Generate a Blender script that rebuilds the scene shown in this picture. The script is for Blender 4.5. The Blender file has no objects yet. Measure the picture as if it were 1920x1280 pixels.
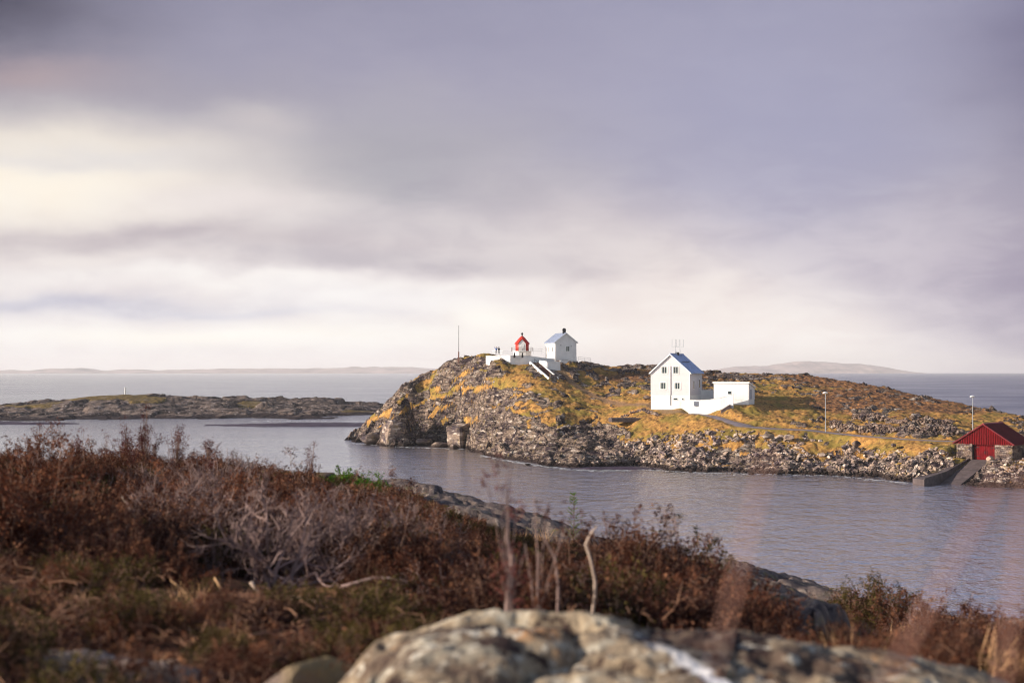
import bpy, bmesh, math, random
import numpy as np
from mathutils import Vector, Matrix
R = math.radians
SC = bpy.context.scene
COL = SC.collection
rnd = random.Random(7)

# ------------------------------------------------------------------ camera
FPX = 2667.0          # focal length in pixels of the 1920 wide photograph (50 mm)
CAMH = 18.0
VH = 696.0            # level line of the photograph
PITCH = math.atan((VH - 640.0) / FPX)
cam_d = bpy.data.cameras.new('camera'); cam = bpy.data.objects.new('camera', cam_d); COL.objects.link(cam)
cam.location = (0, 0, CAMH); cam.rotation_euler = (R(90) + PITCH, 0, 0)
cam_d.lens = FPX / 1920 * 36; cam_d.sensor_width = 36
cam_d.clip_start = 0.05; cam_d.clip_end = 60000
cam_d.dof.use_dof = True; cam_d.dof.focus_distance = 280; cam_d.dof.aperture_fstop = 4.2
SC.camera = cam
SC.view_settings.view_transform = 'Standard'; SC.view_settings.look = 'None'
SC.view_settings.gamma = 1; SC.view_settings.exposure = 0.38
SC.cycles.max_bounces = 6; SC.cycles.diffuse_bounces = 2; SC.cycles.glossy_bounces = 3
SC.cycles.transparent_max_bounces = 8
SC.cycles.use_denoising = True; SC.cycles.filter_width = 1.15
SC.cycles.volume_bounces = 2


def at(u, v, Y):
    """pixel of the photograph (1920 x 1280) at depth Y -> world point"""
    cp, sp = math.cos(PITCH), math.sin(PITCH)
    dx = u - 960.0; up = 640.0 - v
    y = FPX * cp - up * sp; z = FPX * sp + up * cp
    k = Y / y
    return Vector((dx * k, Y, CAMH + z * k))


def lin(r, g, b):
    f = lambda c: (c / 255 / 12.92) if c <= 10 else ((c / 255 + 0.055) / 1.055) ** 2.4
    return (f(r), f(g), f(b), 1.0)

# ------------------------------------------------------------------ node helper


class NT:
    def __init__(s, tree):
        s.t = tree; s.n = tree.nodes; s.l = tree.links

    def put(s, sock, v):
        if v is None: return
        if isinstance(v, bpy.types.NodeSocket): s.l.new(v, sock)
        else: sock.default_value = v

    def node(s, typ, **kw):
        n = s.n.new(typ)
        for k, v in kw.items(): setattr(n, k, v)
        return n

    def m(s, op, a, b=None, c=None, clamp=False):
        n = s.node('ShaderNodeMath', operation=op, use_clamp=clamp)
        s.put(n.inputs[0], a)
        if b is not None: s.put(n.inputs[1], b)
        if c is not None: s.put(n.inputs[2], c)
        return n.outputs[0]

    def mix(s, f, a, b, mode='MIX'):
        n = s.node('ShaderNodeMix', data_type='RGBA', blend_type=mode)
        s.put(n.inputs[0], f); s.put(n.inputs[6], a); s.put(n.inputs[7], b)
        return n.outputs[2]

    def noise(s, vec, scale, detail=4, rough=0.5, dist=0.0, out=0):
        n = s.node('ShaderNodeTexNoise')
        s.put(n.inputs['Vector'], vec); s.put(n.inputs['Scale'], scale); n.inputs['Detail'].default_value = detail
        n.inputs['Roughness'].default_value = rough; n.inputs['Distortion'].default_value = dist
        return n.outputs[out]

    def vor(s, vec, scale, feature='F1', out=0):
        n = s.node('ShaderNodeTexVoronoi', feature=feature)
        s.put(n.inputs['Vector'], vec); s.put(n.inputs['Scale'], scale)
        return n.outputs[out]

    def ramp(s, f, stops, interp='LINEAR'):
        n = s.node('ShaderNodeValToRGB'); n.color_ramp.interpolation = interp
        e = n.color_ramp.elements
        while len(e) < len(stops): e.new(0.5)
        for i, (p, c) in enumerate(stops):
            e[i].position = p
            e[i].color = c if hasattr(c, '__len__') else (c, c, c, 1)
        s.put(n.inputs[0], f)
        return n.outputs[0]

    def smooth(s, v, a, b, lo=0.0, hi=1.0):
        n = s.node('ShaderNodeMapRange', interpolation_type='SMOOTHSTEP')
        s.put(n.inputs[0], v); n.inputs[1].default_value = a; n.inputs[2].default_value = b
        n.inputs[3].default_value = lo; n.inputs[4].default_value = hi
        return n.outputs[0]

    def mapping(s, vec, scale=(1, 1, 1), rot=(0, 0, 0), loc=(0, 0, 0)):
        n = s.node('ShaderNodeMapping'); s.put(n.inputs[0], vec)
        n.inputs['Scale'].default_value = scale; n.inputs['Rotation'].default_value = rot; n.inputs['Location'].default_value = loc
        return n.outputs[0]

    def comb(s, x, y, z=0.0):
        n = s.node('ShaderNodeCombineXYZ'); s.put(n.inputs[0], x); s.put(n.inputs[1], y); s.put(n.inputs[2], z)
        return n.outputs[0]

    def bump(s, h, strength=0.5, dist=0.1, normal=None):
        n = s.node('ShaderNodeBump'); s.put(n.inputs['Height'], h)
        n.inputs['Strength'].default_value = strength; n.inputs['Distance'].default_value = dist
        if normal: s.put(n.inputs['Normal'], normal)
        return n.outputs[0]


# ------------------------------------------------------------------ sun and sky
SUN_EL, SUN_PHI = R(17.5), R(13)       # low sun from the left, a little behind the camera
sun_dir = Vector((-math.cos(SUN_PHI) * math.cos(SUN_EL), -math.sin(SUN_PHI) * math.cos(SUN_EL), math.sin(SUN_EL)))
sd = bpy.data.lights.new('sun', 'SUN'); so = bpy.data.objects.new('sun', sd); COL.objects.link(so)
sd.energy = 5.0; sd.angle = R(0.6); sd.color = (1.0, 0.89, 0.76)
so.rotation_euler = (-sun_dir).to_track_quat('-Z', 'Y').to_euler()

world = bpy.data.worlds.new('World'); SC.world = world; world.use_nodes = True
w = NT(world.node_tree); w.n.clear()
tc = w.node('ShaderNodeTexCoord')
sep = w.node('ShaderNodeSeparateXYZ'); w.put(sep.inputs[0], tc.outputs['Generated'])
X, Yd, Z = sep.outputs
deg = 57.29578
az = w.m('MULTIPLY', w.m('ARCTAN2', X, Yd), deg)
hyp = w.m('SQRT', w.m('ADD', w.m('MULTIPLY', X, X), w.m('MULTIPLY', Yd, Yd)))
el = w.m('MULTIPLY', w.m('ARCTAN2', Z, hyp), deg)
# wind-stretched warping of the cloud layer
w1 = w.noise(w.comb(w.m('MULTIPLY', az, 0.07), w.m('MULTIPLY', el, 0.2), 3.1), 1.0, 3, 0.5)
w2 = w.noise(w.comb(w.m('MULTIPLY', az, 0.07), w.m('MULTIPLY', el, 0.16), 9.7), 1.0, 3, 0.5)
w3 = w.noise(w.comb(w.m('MULTIPLY', az, 0.20), w.m('MULTIPLY', el, 0.42), 5.0), 1.0, 5, 0.55)
A = w.m('ADD', az, w.m('MULTIPLY', w.m('SUBTRACT', w1, 0.5), 9.0))
E = w.m('ADD', el, w.m('ADD', w.m('MULTIPLY', w.m('SUBTRACT', w2, 0.5), 3.2), w.m('MULTIPLY', w.m('SUBTRACT', w3, 0.5), 1.7)))
E = w.m('ADD', el, w.m('MULTIPLY', w.m('SUBTRACT', E, el), w.smooth(el, 0.0, 4.0)))
base = w.ramp(w.m('DIVIDE', E, 30.0, clamp=True), [
    (0.0, lin(236, 229, 227)), (0.05, lin(238, 233, 231)), (0.10, lin(220, 213, 214)), (0.17, lin(200, 192, 196)),
    (0.27, lin(174, 169, 182)), (0.40, lin(158, 155, 177)), (0.55, lin(146, 146, 170)), (1.0, lin(112, 116, 148))], 'B_SPLINE')
colr = base


def blob(colr, a0, e0, sa, se, col, amt, aa=None, ee=None):
    aa = aa or A; ee = ee or E
    da = w.m('DIVIDE', w.m('SUBTRACT', aa, a0), sa)
    de = w.m('DIVIDE', w.m('SUBTRACT', ee, e0), se)
    q = w.m('ADD', w.m('MULTIPLY', da, da), w.m('MULTIPLY', de, de))
    g = w.m('EXPONENT', w.m('MULTIPLY', q, -1.0))
    return w.mix(w.m('MULTIPLY', g, amt, clamp=True), colr, col)


diag = w.m('SUBTRACT', w.m('ADD', E, w.m('MULTIPLY', A, 0.5)), 9.6)
veil = w.m('MULTIPLY', w.smooth(diag, 1.8, -3.0), w.smooth(A, -7.0, 4.0))
colr = blob(colr, 11, 9.5, 9, 6.0, lin(158, 158, 184), 0.85)
colr = w.mix(w.m('MULTIPLY', veil, w.smooth(A, 20, 9, 0.3, 1.0)), colr, w.mix(w.smooth(E, 7.5, 1.0), lin(196, 188, 194), lin(240, 228, 220)))
for b in [
    (-4.5, 8.3, 6.5, 2.6, lin(158, 157, 168), 0.85),
    (-2, 5.2, 7, 1.1, lin(205, 198, 200), 0.6),
    (-18.5, 7.4, 8.5, 2.4, lin(250, 240, 224), 1.0),
    (-11, 6.5, 5, 0.9, lin(232, 223, 220), 0.8),
    (-13, 10.8, 5, 1.4, lin(152, 148, 162), 0.5),
    (-22, 14.8, 6.5, 3.6, lin(62, 60, 78), 1.0),
    (-20, 11.2, 4, .7, lin(178, 158, 160), 0.6),
    (-9, 14.8, 7, 2.0, lin(138, 136, 156), 0.6),
    (-10.3, 9.9, 1.7, 0.7, lin(206, 198, 197), 0.55),
    (-17, 8.1, 5, 0.35, lin(205, 203, 210), 0.5),
    (-14, 5.0, 10, 0.55, lin(184, 175, 180), 0.85),
    (-4, 4.3, 9, 0.45, lin(184, 178, 184), 0.75),
    (-17, 4.1, 6, 0.3, lin(228, 219, 215), 0.6),
    (-9, 3.45, 10, 0.35, lin(244, 238, 234), 0.8),
    (-18, 2.5, 8, 0.35, lin(176, 178, 196), 0.85),
    (-11, 2.2, 5, 0.2, lin(192, 194, 208), 0.7),
    (-5, 2.7, 6, 0.6, lin(246, 242, 240), 0.8),
    (-12, 1.35, 10, 0.4, lin(255, 250, 240), 0.9),
    (-0.8, 2.0, 1.6, 0.6, lin(255, 248, 236), 0.85),
    (8, 1.4, 8, 1.0, lin(248, 240, 234), 0.8),
    (21, 2.6, 6, 3.6, lin(158, 150, 172), 0.8),
    (25, 8.5, 6.0, 10, lin(88, 84, 118), 0.9),
]:
    colr = blob(colr, *b)
# soft small-scale billows
bil = w.noise(w.comb(w.m('MULTIPLY', az, 0.30), w.m('MULTIPLY', el, 0.8), 1.3), 1.0, 6, 0.55, 0.3)
colr = w.mix(w.smooth(el, 10, 2.5, 0.08, 0.6), colr, w.mix(w.smooth(bil, 0.35, 0.65), lin(196, 190, 196), lin(244, 238, 234)), 'SOFT_LIGHT')
# below the horizon: same pale air as just above it
colr = w.mix(w.smooth(el, -0.3, -8.0, 0, 0.7), colr, lin(120, 125, 145))
sky = w.node('ShaderNodeTexSky', sky_type='NISHITA')
sky.sun_disc = False; sky.sun_elevation = SUN_EL; sky.sun_rotation = math.atan2(sun_dir.x, sun_dir.y)
sky.altitude = 20; sky.air_density = 1.2; sky.dust_density = 1.5; sky.ozone_density = 2.0
bg1 = w.node('ShaderNodeBackground'); w.put(bg1.inputs[0], sky.outputs[0]); bg1.inputs[1].default_value = 0.12
bg2 = w.node('ShaderNodeBackground'); w.put(bg2.inputs[0], colr); bg2.inputs[1].default_value = 0.81
# cloud cover: closed ahead, breaking up overhead and behind the camera
gap = w.noise(w.mapping(tc.outputs['Generated'], (1, 1, 2.0)), 3.0, 5, 0.55)
openness = w.m('MAXIMUM', w.smooth(w.m('ABSOLUTE', az), 45, 100), w.smooth(el, 22, 45))
cover = w.m('SUBTRACT', 1.0, w.m('MULTIPLY', openness, w.smooth(gap, 0.40, 0.55)))
mixs = w.node('ShaderNodeMixShader'); w.put(mixs.inputs[0], cover)
w.l.new(bg1.outputs[0], mixs.inputs[1]); w.l.new(bg2.outputs[0], mixs.inputs[2])
wo = w.node('ShaderNodeOutputWorld'); w.l.new(mixs.outputs[0], wo.inputs['Surface'])

# ------------------------------------------------------------------ numpy noise


def _h(ix, iy, seed):
    n = (ix.astype(np.int64) * 374761393 + iy.astype(np.int64) * 668265263 + seed * 974711) & 0xffffffff
    n = ((n ^ (n >> 13)) * 1274126177) & 0xffffffff
    n = n ^ (n >> 16)
    return (n & 0xffffff) / float(0xffffff)


def vn(x, y, seed=0):
    ix = np.floor(x); iy = np.floor(y); fx = x - ix; fy = y - iy
    fx = fx * fx * fx * (fx * (fx * 6 - 15) + 10); fy = fy * fy * fy * (fy * (fy * 6 - 15) + 10)
    a = _h(ix, iy, seed); b = _h(ix + 1, iy, seed); c = _h(ix, iy + 1, seed); d = _h(ix + 1, iy + 1, seed)
    return (a * (1 - fx) + b * fx) * (1 - fy) + (c * (1 - fx) + d * fx) * fy


def fbm(x, y, oct=4, seed=0, gain=0.5):
    s = 0; a = 1; t = 0
    for i in range(oct):
        s = s + a * (vn(x, y, seed + i * 17) - 0.5); t += a; a *= gain; x = x * 2.03 + 5.1; y = y * 2.03 + 1.7
    return s / t * 2


def blocks(x, y, seed=0, tilt=0.5):
    """fractured rock: per-cell offset and tilt, and the depth of the crack between cells"""
    ix = np.floor(x); iy = np.floor(y)
    f1 = np.full(x.shape, 9.0); f2 = f1.copy(); off = np.zeros(x.shape)
    for dx in (-1, 0, 1):
        for dy in (-1, 0, 1):
            cx = ix + dx; cy = iy + dy
            px = cx + _h(cx, cy, seed); py = cy + _h(cx, cy, seed + 1)
            d = np.hypot(x - px, y - py)
            o = (_h(cx, cy, seed + 2) - 0.5) + tilt * ((x - px) * (_h(cx, cy, seed + 3) - 0.35) + (y - py) * (_h(cx, cy, seed + 4) - 0.5)) * 2
            nw = d < f1
            f2 = np.where(nw, f1, np.minimum(f2, d)); off = np.where(nw, o, off); f1 = np.where(nw, d, f1)
    return off, f2 - f1


def sstep(v, a, b):
    t = np.clip((v - a) / (b - a), 0, 1)
    return t * t * (3 - 2 * t)


class RBF:
    def __init__(s, pts, c=4.0):
        s.p = np.array(pts, float); s.c = c
        n = len(s.p)
        d = np.sqrt((s.p[:, None, 0] - s.p[None, :, 0]) ** 2 + (s.p[:, None, 1] - s.p[None, :, 1]) ** 2 + c * c)
        M = np.zeros((n + 3, n + 3)); M[:n, :n] = d + np.eye(n) * -0.3 * 0
        M[:n, n] = 1; M[:n, n + 1] = s.p[:, 0]; M[:n, n + 2] = s.p[:, 1]; M[n:, :n] = M[:n, n:].T
        s.w = np.linalg.lstsq(M, np.concatenate([s.p[:, 2], [0, 0, 0]]), rcond=None)[0]

    def __call__(s, x, y):
        x = np.asarray(x, float); y = np.asarray(y, float)
        out = s.w[-3] + s.w[-2] * x + s.w[-1] * y
        for i in range(len(s.p)):
            out = out + s.w[i] * np.sqrt((x - s.p[i, 0]) ** 2 + (y - s.p[i, 1]) ** 2 + s.c ** 2)
        return out


# ------------------------------------------------------------------ object helpers
def tag(o, label=None, cat=None, group=None, kind=None):
    if label: o['label'] = label
    if cat: o['category'] = cat
    if group: o['group'] = group
    if kind: o['kind'] = kind
    return o


def thing(name, label, cat, loc=(0, 0, 0), rz=0.0, group=None):
    o = bpy.data.objects.new(name, None); COL.objects.link(o)
    o.location = loc; o.rotation_euler = (0, 0, rz); o.empty_display_size = 0.3
    return tag(o, label, cat, group)


def link_mesh(name, me, mat=None, parent=None, smooth=False):
    o = bpy.data.objects.new(name, me); COL.objects.link(o)
    if mat:
        me.materials.clear()
        for k in (mat if isinstance(mat, (list, tuple)) else [mat]): me.materials.append(k)
    if parent: o.parent = parent
    if smooth: me.polygons.foreach_set('use_smooth', [True] * len(me.polygons))
    return o


def np_mesh(name, v, f, smooth=True, matidx=None):
    """v (n,3); f (m,k) with k 3 or 4"""
    me = bpy.data.meshes.new(name)
    v = np.asarray(v, np.float32); f = np.asarray(f, np.int32)
    k = f.shape[1]
    me.vertices.add(len(v)); me.vertices.foreach_set('co', v.ravel())
    me.loops.add(f.size); me.loops.foreach_set('vertex_index', f.ravel())
    me.polygons.add(len(f)); me.polygons.foreach_set('loop_start', np.arange(0, f.size, k, dtype=np.int32))
    me.polygons.foreach_set('loop_total', np.full(len(f), k, np.int32))
    if matidx is not None: me.polygons.foreach_set('material_index', np.asarray(matidx, np.int32))
    me.polygons.foreach_set('use_smooth', np.full(len(f), smooth))
    me.update(calc_edges=True)
    return me


class MB:
    """collects simple solids, then links them as ONE mesh object"""

    def __init__(s): s.v = []; s.f = []; s.mi = []; s.cur = 0

    def add(s, vs, fs):
        b = len(s.v); s.v += [tuple(p) for p in vs]; s.f += [[b + i for i in f] for f in fs]; s.mi += [s.cur] * len(fs); return s

    def box(s, x0, x1, y0, y1, z0, z1):
        return s.add([(x0, y0, z0), (x1, y0, z0), (x1, y1, z0), (x0, y1, z0), (x0, y0, z1), (x1, y0, z1), (x1, y1, z1), (x0, y1, z1)],
                     [(0, 3, 2, 1), (4, 5, 6, 7), (0, 1, 5, 4), (1, 2, 6, 5), (2, 3, 7, 6), (3, 0, 4, 7)])

    def prism(s, poly, y0, y1):
        """poly = [(x,z)...] counter-clockwise seen from -y, extruded from y0 to y1"""
        n = len(poly)
        vs = [(x, y0, z) for x, z in poly] + [(x, y1, z) for x, z in poly]
        fs = [tuple(range(n)), tuple(range(2 * n - 1, n - 1, -1))]
        fs += [(i, i + n, (i + 1) % n + n, (i + 1) % n) for i in range(n)]
        return s.add(vs, fs)

    def bar(s, a, b, wd, ht=None):
        """rectangular bar between two points"""
        a = Vector(a); b = Vector(b); ht = ht or wd
        d = (b - a).normalized(); up = Vector((0, 0, 1)) if abs(d.z) < 0.95 else Vector((0, 1, 0))
        r = d.cross(up).normalized() * wd / 2; q = r.cross(d).normalized() * ht / 2
        vs = [a - r - q, a + r - q, a + r + q, a - r + q, b - r - q, b + r - q, b + r + q, b - r + q]
        return s.add(vs, [(0, 1, 2, 3), (7, 6, 5, 4), (0, 4, 5, 1), (1, 5, 6, 2), (2, 6, 7, 3), (3, 7, 4, 0)])

    def tube(s, pts, rad, n=8):
        pts = [Vector(p) for p in pts]
        rad = rad if hasattr(rad, '__len__') else [rad] * len(pts)
        vs = []; fs = []
        for i, p in enumerate(pts):
            d = (pts[min(i + 1, len(pts) - 1)] - pts[max(i - 1, 0)]).normalized()
            up = Vector((0, 0, 1)) if abs(d.z) < 0.9 else Vector((1, 0, 0))
            r = d.cross(up).normalized(); q = r.cross(d)
            for k in range(n):
                t = 2 * math.pi * k / n; vs.append(p + (r * math.cos(t) + q * math.sin(t)) * rad[i])
        for i in range(len(pts) - 1):
            for k in range(n):
                a = i * n + k; b = i * n + (k + 1) % n
                fs.append((a, b, b + n, a + n))
        fs.append(tuple(range(n))[::-1]); fs.append(tuple(range((len(pts) - 1) * n, len(pts) * n)))
        return s.add(vs, fs)

    def lathe(s, prof, n=8, cx=0, cy=0, rot=0):
        vs = []; fs = []
        for r, z in prof:
            for k in range(n):
                t = 2 * math.pi * k / n + rot; vs.append((cx + r * math.cos(t), cy + r * math.sin(t), z))
        for i in range(len(prof) - 1):
            for k in range(n):
                a = i * n + k; b = i * n + (k + 1) % n; fs.append((a, b, b + n, a + n))
        fs.append(tuple(range(n))[::-1]); fs.append(tuple(range((len(prof) - 1) * n, len(prof) * n)))
        return s.add(vs, fs)

    def build(s, name, mat, parent=None, smooth=False):
        me = bpy.data.meshes.new(name); me.from_pydata(s.v, [], s.f)
        bm = bmesh.new(); bm.from_mesh(me); bmesh.ops.recalc_face_normals(bm, faces=bm.faces)
        bm.to_mesh(me); bm.free()
        o_ = link_mesh(name, me, mat, parent, smooth)
        if any(s.mi): me.polygons.foreach_set('material_index', s.mi)
        return o_


def mat(name, col, rough=0.8, var=0.12, scale=1.5, bump=0.15, metallic=0.0, stain=None, stain_amt=0.3, spec=0.3):
    m_ = bpy.data.materials.new(name); m_.use_nodes = True; n = NT(m_.node_tree)
    bs = n.n['Principled BSDF']; tcn = n.node('ShaderNodeTexCoord'); P = tcn.outputs['Object']
    a = n.noise(P, scale, 6, 0.6)
    c0 = tuple(max(0, x * (1 - var)) for x in col[:3]) + (1,); c1 = tuple(min(1, x * (1 + var)) for x in col[:3]) + (1,)
    c = n.mix(n.smooth(a, 0.3, 0.7), c0, c1)
    if stain:
        sN = n.noise(n.mapping(P, (1.2, 1.2, 0.35)), scale * 0.9, 5, 0.65)
        c = n.mix(n.smooth(sN, 0.52, 0.75, 0, stain_amt), c, stain)
    n.put(bs.inputs['Base Color'], c); bs.inputs['Roughness'].default_value = rough
    bs.inputs['Metallic'].default_value = metallic; bs.inputs['Specular IOR Level'].default_value = spec
    if bump: n.put(bs.inputs['Normal'], n.bump(n.noise(P, scale * 8, 4, 0.6), bump, 0.05))
    return m_


M = {}
M['white'] = mat('white_paint', (0.80, 0.78, 0.76), 0.6, 0.05, 0.8, 0.05, stain=(0.55, 0.5, 0.45, 1), stain_amt=0.25)
M['plaster'] = mat('white_render', (0.82, 0.80, 0.78), 0.9, 0.06, 0.7, 0.4, stain=(0.5, 0.46, 0.42, 1), stain_amt=0.4)
M['trim'] = mat('white_trim', (0.83, 0.82, 0.8), 0.5, 0.03, 1, 0)
M['red'] = mat('red_paint', (0.50, 0.035, 0.02), 0.45, 0.1, 1, 0.05)
M['boatred'] = mat('barn_red', (0.15, 0.005, 0.008), 0.8, 0.3, 1.2, 0.1, stain=(0.05, 0.008, 0.01, 1), stain_amt=0.8, spec=0.08)
M['roofred'] = mat('red_sheet', (0.13, 0.008, 0.014), 0.6, 0.15, 0.6, 0.05, stain=(0.2, 0.05, 0.05, 1), stain_amt=0.3, spec=0.15)
M['slate'] = mat('blue_grey_roof', (0.40, 0.50, 0.74), 0.45, 0.2, 1.2, 0.1, spec=0.5)
M['slate2'] = mat('grey_slate_roof', (0.38, 0.43, 0.56), 0.45, 0.2, 2.2, 0.1)
M['glass'] = mat('dark_glass', (0.015, 0.03, 0.035), 0.08, 0.3, 1, 0, spec=0.8)
M['curtain'] = mat('curtain', (0.35, 0.38, 0.36), 0.9, 0.1, 3, 0)
M['dark'] = mat('dark_metal', (0.02, 0.018, 0.02), 0.6, 0.2, 3, 0)
M['galv'] = mat('galvanised_steel', (0.40, 0.41, 0.43), 0.4, 0.1, 3, 0, metallic=0.3)
M['polegrey'] = mat('grey_pole', (.18, .17, .18), .7, .1, 3, 0)
M['lampw'] = mat('lamp_white', (0.8, 0.8, 0.8), 0.4, 0.03, 3, 0)
M['wood'] = mat('weathered_wood', (0.16, 0.075, 0.06), 0.85, 0.3, 4, 0.3)
M['concrete'] = mat('concrete', (0.10, 0.075, 0.075), 0.9, 0.25, 0.9, 0.4, stain=(0.06, 0.045, 0.04, 1), stain_amt=0.7)
M['asphalt'] = mat('asphalt', (0.25, 0.20, 0.21), 0.9, 0.25, 0.6, 0.3)
M['hatch'] = mat('grey_hatch', (0.30, 0.32, 0.38), 0.6, 0.1, 3, 0)
M['sign'] = mat('teal_sign', (0.02, 0.30, 0.28), 0.5, 0.1, 3, 0)


def rock_mat(name, tide=True, warm=0.0, scale=1.0, dark=1.0):
    m_ = bpy.data.materials.new(name); m_.use_nodes = True; n = NT(m_.node_tree)
    bs = n.n['Principled BSDF']; g = n.node('ShaderNodeNewGeometry'); P = g.outputs['Position']
    c = rock_colour(n, P, scale, warm, dark)
    if tide:
        sp = n.node('ShaderNodeSeparateXYZ'); n.put(sp.inputs[0], P)
        zz = n.m('ADD', sp.outputs[2], n.m('MULTIPLY', n.noise(P, 0.6, 3), 1.0))
        c = n.mix(n.smooth(zz, 1.6, 0.9), c, (0.035, 0.022, 0.018, 1))
    n.put(bs.inputs['Base Color'], c); bs.inputs['Roughness'].default_value = 0.85
    bs.inputs['Specular IOR Level'].default_value = 0.25
    n.put(bs.inputs['Normal'], n.bump(n.noise(P, 5 * scale, 6, 0.65), 0.6, 0.12 / scale))
    return m_


def rock_colour(n, P, s=1.0, warm=0.0, dark=1.0):
    a = n.noise(P, 0.35 * s, 6, 0.65)
    b = n.noise(n.mapping(P, (0.4, 0.5, 1.5), (0, 0.15, 0)), 1.0 * s, 6, 0.62)
    k = dark
    c = n.mix(n.smooth(a, 0.36, 0.62), (0.060 * k, 0.042 * k, 0.050 * k, 1), ((0.29 + warm) * k, 0.21 * k, 0.16 * k, 1))
    c = n.mix(n.smooth(b, 0.55, 0.66), c, ((0.54) * k, 0.45 * k, 0.38 * k, 1))
    c = n.mix(n.smooth(b, 0.47, 0.37), c, (0.03, 0.02, 0.026, 1))
    lch = n.noise(P, 0.9 * s, 5, 0.7)
    c = n.mix(n.smooth(lch, 0.56, 0.68, 0, 0.6), c, (0.30 * k, 0.22 * k, 0.07 * k, 1))
    return c


M['rock'] = rock_mat('shore_rock')
M['rubble'] = rock_mat('rubble_rock', True, 0.0, 1.3, 1.55)
M['drystone'] = rock_mat('drystone_rock', False, 0.02, 1.5, 0.9)

# ------------------------------------------------------------------ sea
sea_m = bpy.data.materials.new('sea_water'); sea_m.use_nodes = True; n = NT(sea_m.node_tree)
bs = n.n['Principled BSDF']; g = n.node('ShaderNodeNewGeometry'); P = g.outputs['Position']
bs.inputs['Base Color'].default_value = (0.03, 0.045, 0.10, 1); bs.inputs['IOR'].default_value = 1.33
bs.inputs['Roughness'].default_value = 0.12
P2 = n.mapping(P, (1, 1, 1), (0, 0, R(12)))
wv1 = n.noise(n.mapping(P2, (1.0, 0.6, 1)), 0.9, 4, 0.65)
wvm = n.noise(n.mapping(P2, (0.50, 0.26, 1)), 1.0, 4, 0.65)
wv2 = n.noise(n.mapping(P2, (0.14, 0.09, 1)), 1.0, 5, 0.65)
wv3 = n.noise(n.mapping(P2, (0.008, 0.011, 1)), 1.0, 4, 0.55)
hgt = n.m('ADD', n.m('ADD', n.m('MULTIPLY', wv1, 0.42), n.m('MULTIPLY', wvm, 1.6)), n.m('MULTIPLY', wv2, 2.0))
bmp = n.bump(hgt, 1.0, 0.5)
n.put(bs.inputs['Normal'], bmp)
n.put(bs.inputs['Roughness'], n.smooth(wv3, 0.35, 0.65, 0.16, 0.26))
sp = n.node('ShaderNodeSeparateXYZ'); n.put(sp.inputs[0], P)
# cloud reflection put into the material: open sea reflects less, most at right
far_dim = n.m('MULTIPLY', n.smooth(sp.outputs[0], -150, 160, 0.45, 1.0), n.smooth(sp.outputs[1], 330, 720))
n.put(bs.inputs['Specular IOR Level'], n.m('SUBTRACT', 0.5, n.m('MULTIPLY', far_dim, 0.25)))
gl = n.node('ShaderNodeBsdfGlossy'); gl.inputs['Color'].default_value = (1.0, 1.0, 0.97, 1); gl.inputs['Roughness'].default_value = 0.12; n.put(gl.inputs['Normal'], bmp)
mx = n.node('ShaderNodeMixShader'); n.put(mx.inputs[0], n.m('MULTIPLY', n.smooth(wv3, 0.35, 0.65, 0.84, 0.98), n.m('SUBTRACT', 1.0, n.m('MULTIPLY', far_dim, 0.95)))); n.l.new(bs.outputs[0], mx.inputs[1]); n.l.new(gl.outputs[0], mx.inputs[2])
n.l.new(mx.outputs[0], n.n['Material Output'].inputs['Surface'])
SEA_R = 15500.0
mb = MB(); N_ = 96
mb.add([(SEA_R * math.cos(2 * math.pi * i / N_), SEA_R * math.sin(2 * math.pi * i / N_), 0) for i in range(N_)], [tuple(range(N_))])
sea = mb.build('sea', sea_m); tag(sea, kind='structure')

# ------------------------------------------------------------------ island terrain
ctrl = []


def C(u, v, Y): p = at(u, v, Y); ctrl.append((p.x, p.y, p.z))


def ysh(v): return CAMH * FPX / (v - VH)


SH = [(655, 828), (700, 832), (760, 836), (790, 830), (830, 830), (868, 838), (900, 851), (960, 862), (1020, 871), (1090, 874), (1180, 873), (1240, 880),
      (1320, 884), (1400, 886), (1480, 888), (1560, 889), (1650, 896), (1705, 903), (1770, 903), (1810, 908), (1850, 912), (1920, 914), (2050, 918), (2250, 925)]
for u, v in SH:
    Y = ysh(v); p = at(u, v, Y); ctrl.append((p.x, Y, -0.1)); ctrl.append((p.x * (Y - 9) / Y, Y - 9, -3.5))
for u, Y, z in [(636, 384, -3), (600, 405, -5), (560, 380, -6), (700, 445, -4), (820, 455, -4), (1000, 465, -4), (1300, 470, -4), (1600, 455, -4), (1900, 420, -4), (2250, 400, -4), (2500, 300, -4), (2500, 230, -5)]:
    ctrl.append(((u - 960) * Y / FPX, Y, z))
RIDGE = [(690, 786, 380), (735, 747, 380), (790, 704, 378), (822, 697, 373), (860, 685, 365), (885, 679, 358), (905, 677, 354), (960, 682, 346), (1050, 684, 348), (1095, 682, 352), (1130, 688, 358),
         (1180, 688, 360), (1220, 687, 362), (1320, 700, 358), (1420, 702, 352), (1500, 704, 345), (1560, 711, 338), (1640, 724, 328), (1700, 737, 318),
         (1780, 754, 306), (1850, 768, 296), (1920, 781, 287), (2050, 812, 270), (2250, 855, 255)]
for u, v, Y in RIDGE:
    C(u, v, Y); p = at(u, v, Y)
    k = (Y + 22) / Y; ctrl.append((p.x * k, Y + 22, p.z - (3.0 if u > 880 else 5.0)))
    k = (Y + 50) / Y; ctrl.append((p.x * k, Y + 50, max(p.z * 0.35 - 3, -3)))
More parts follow.
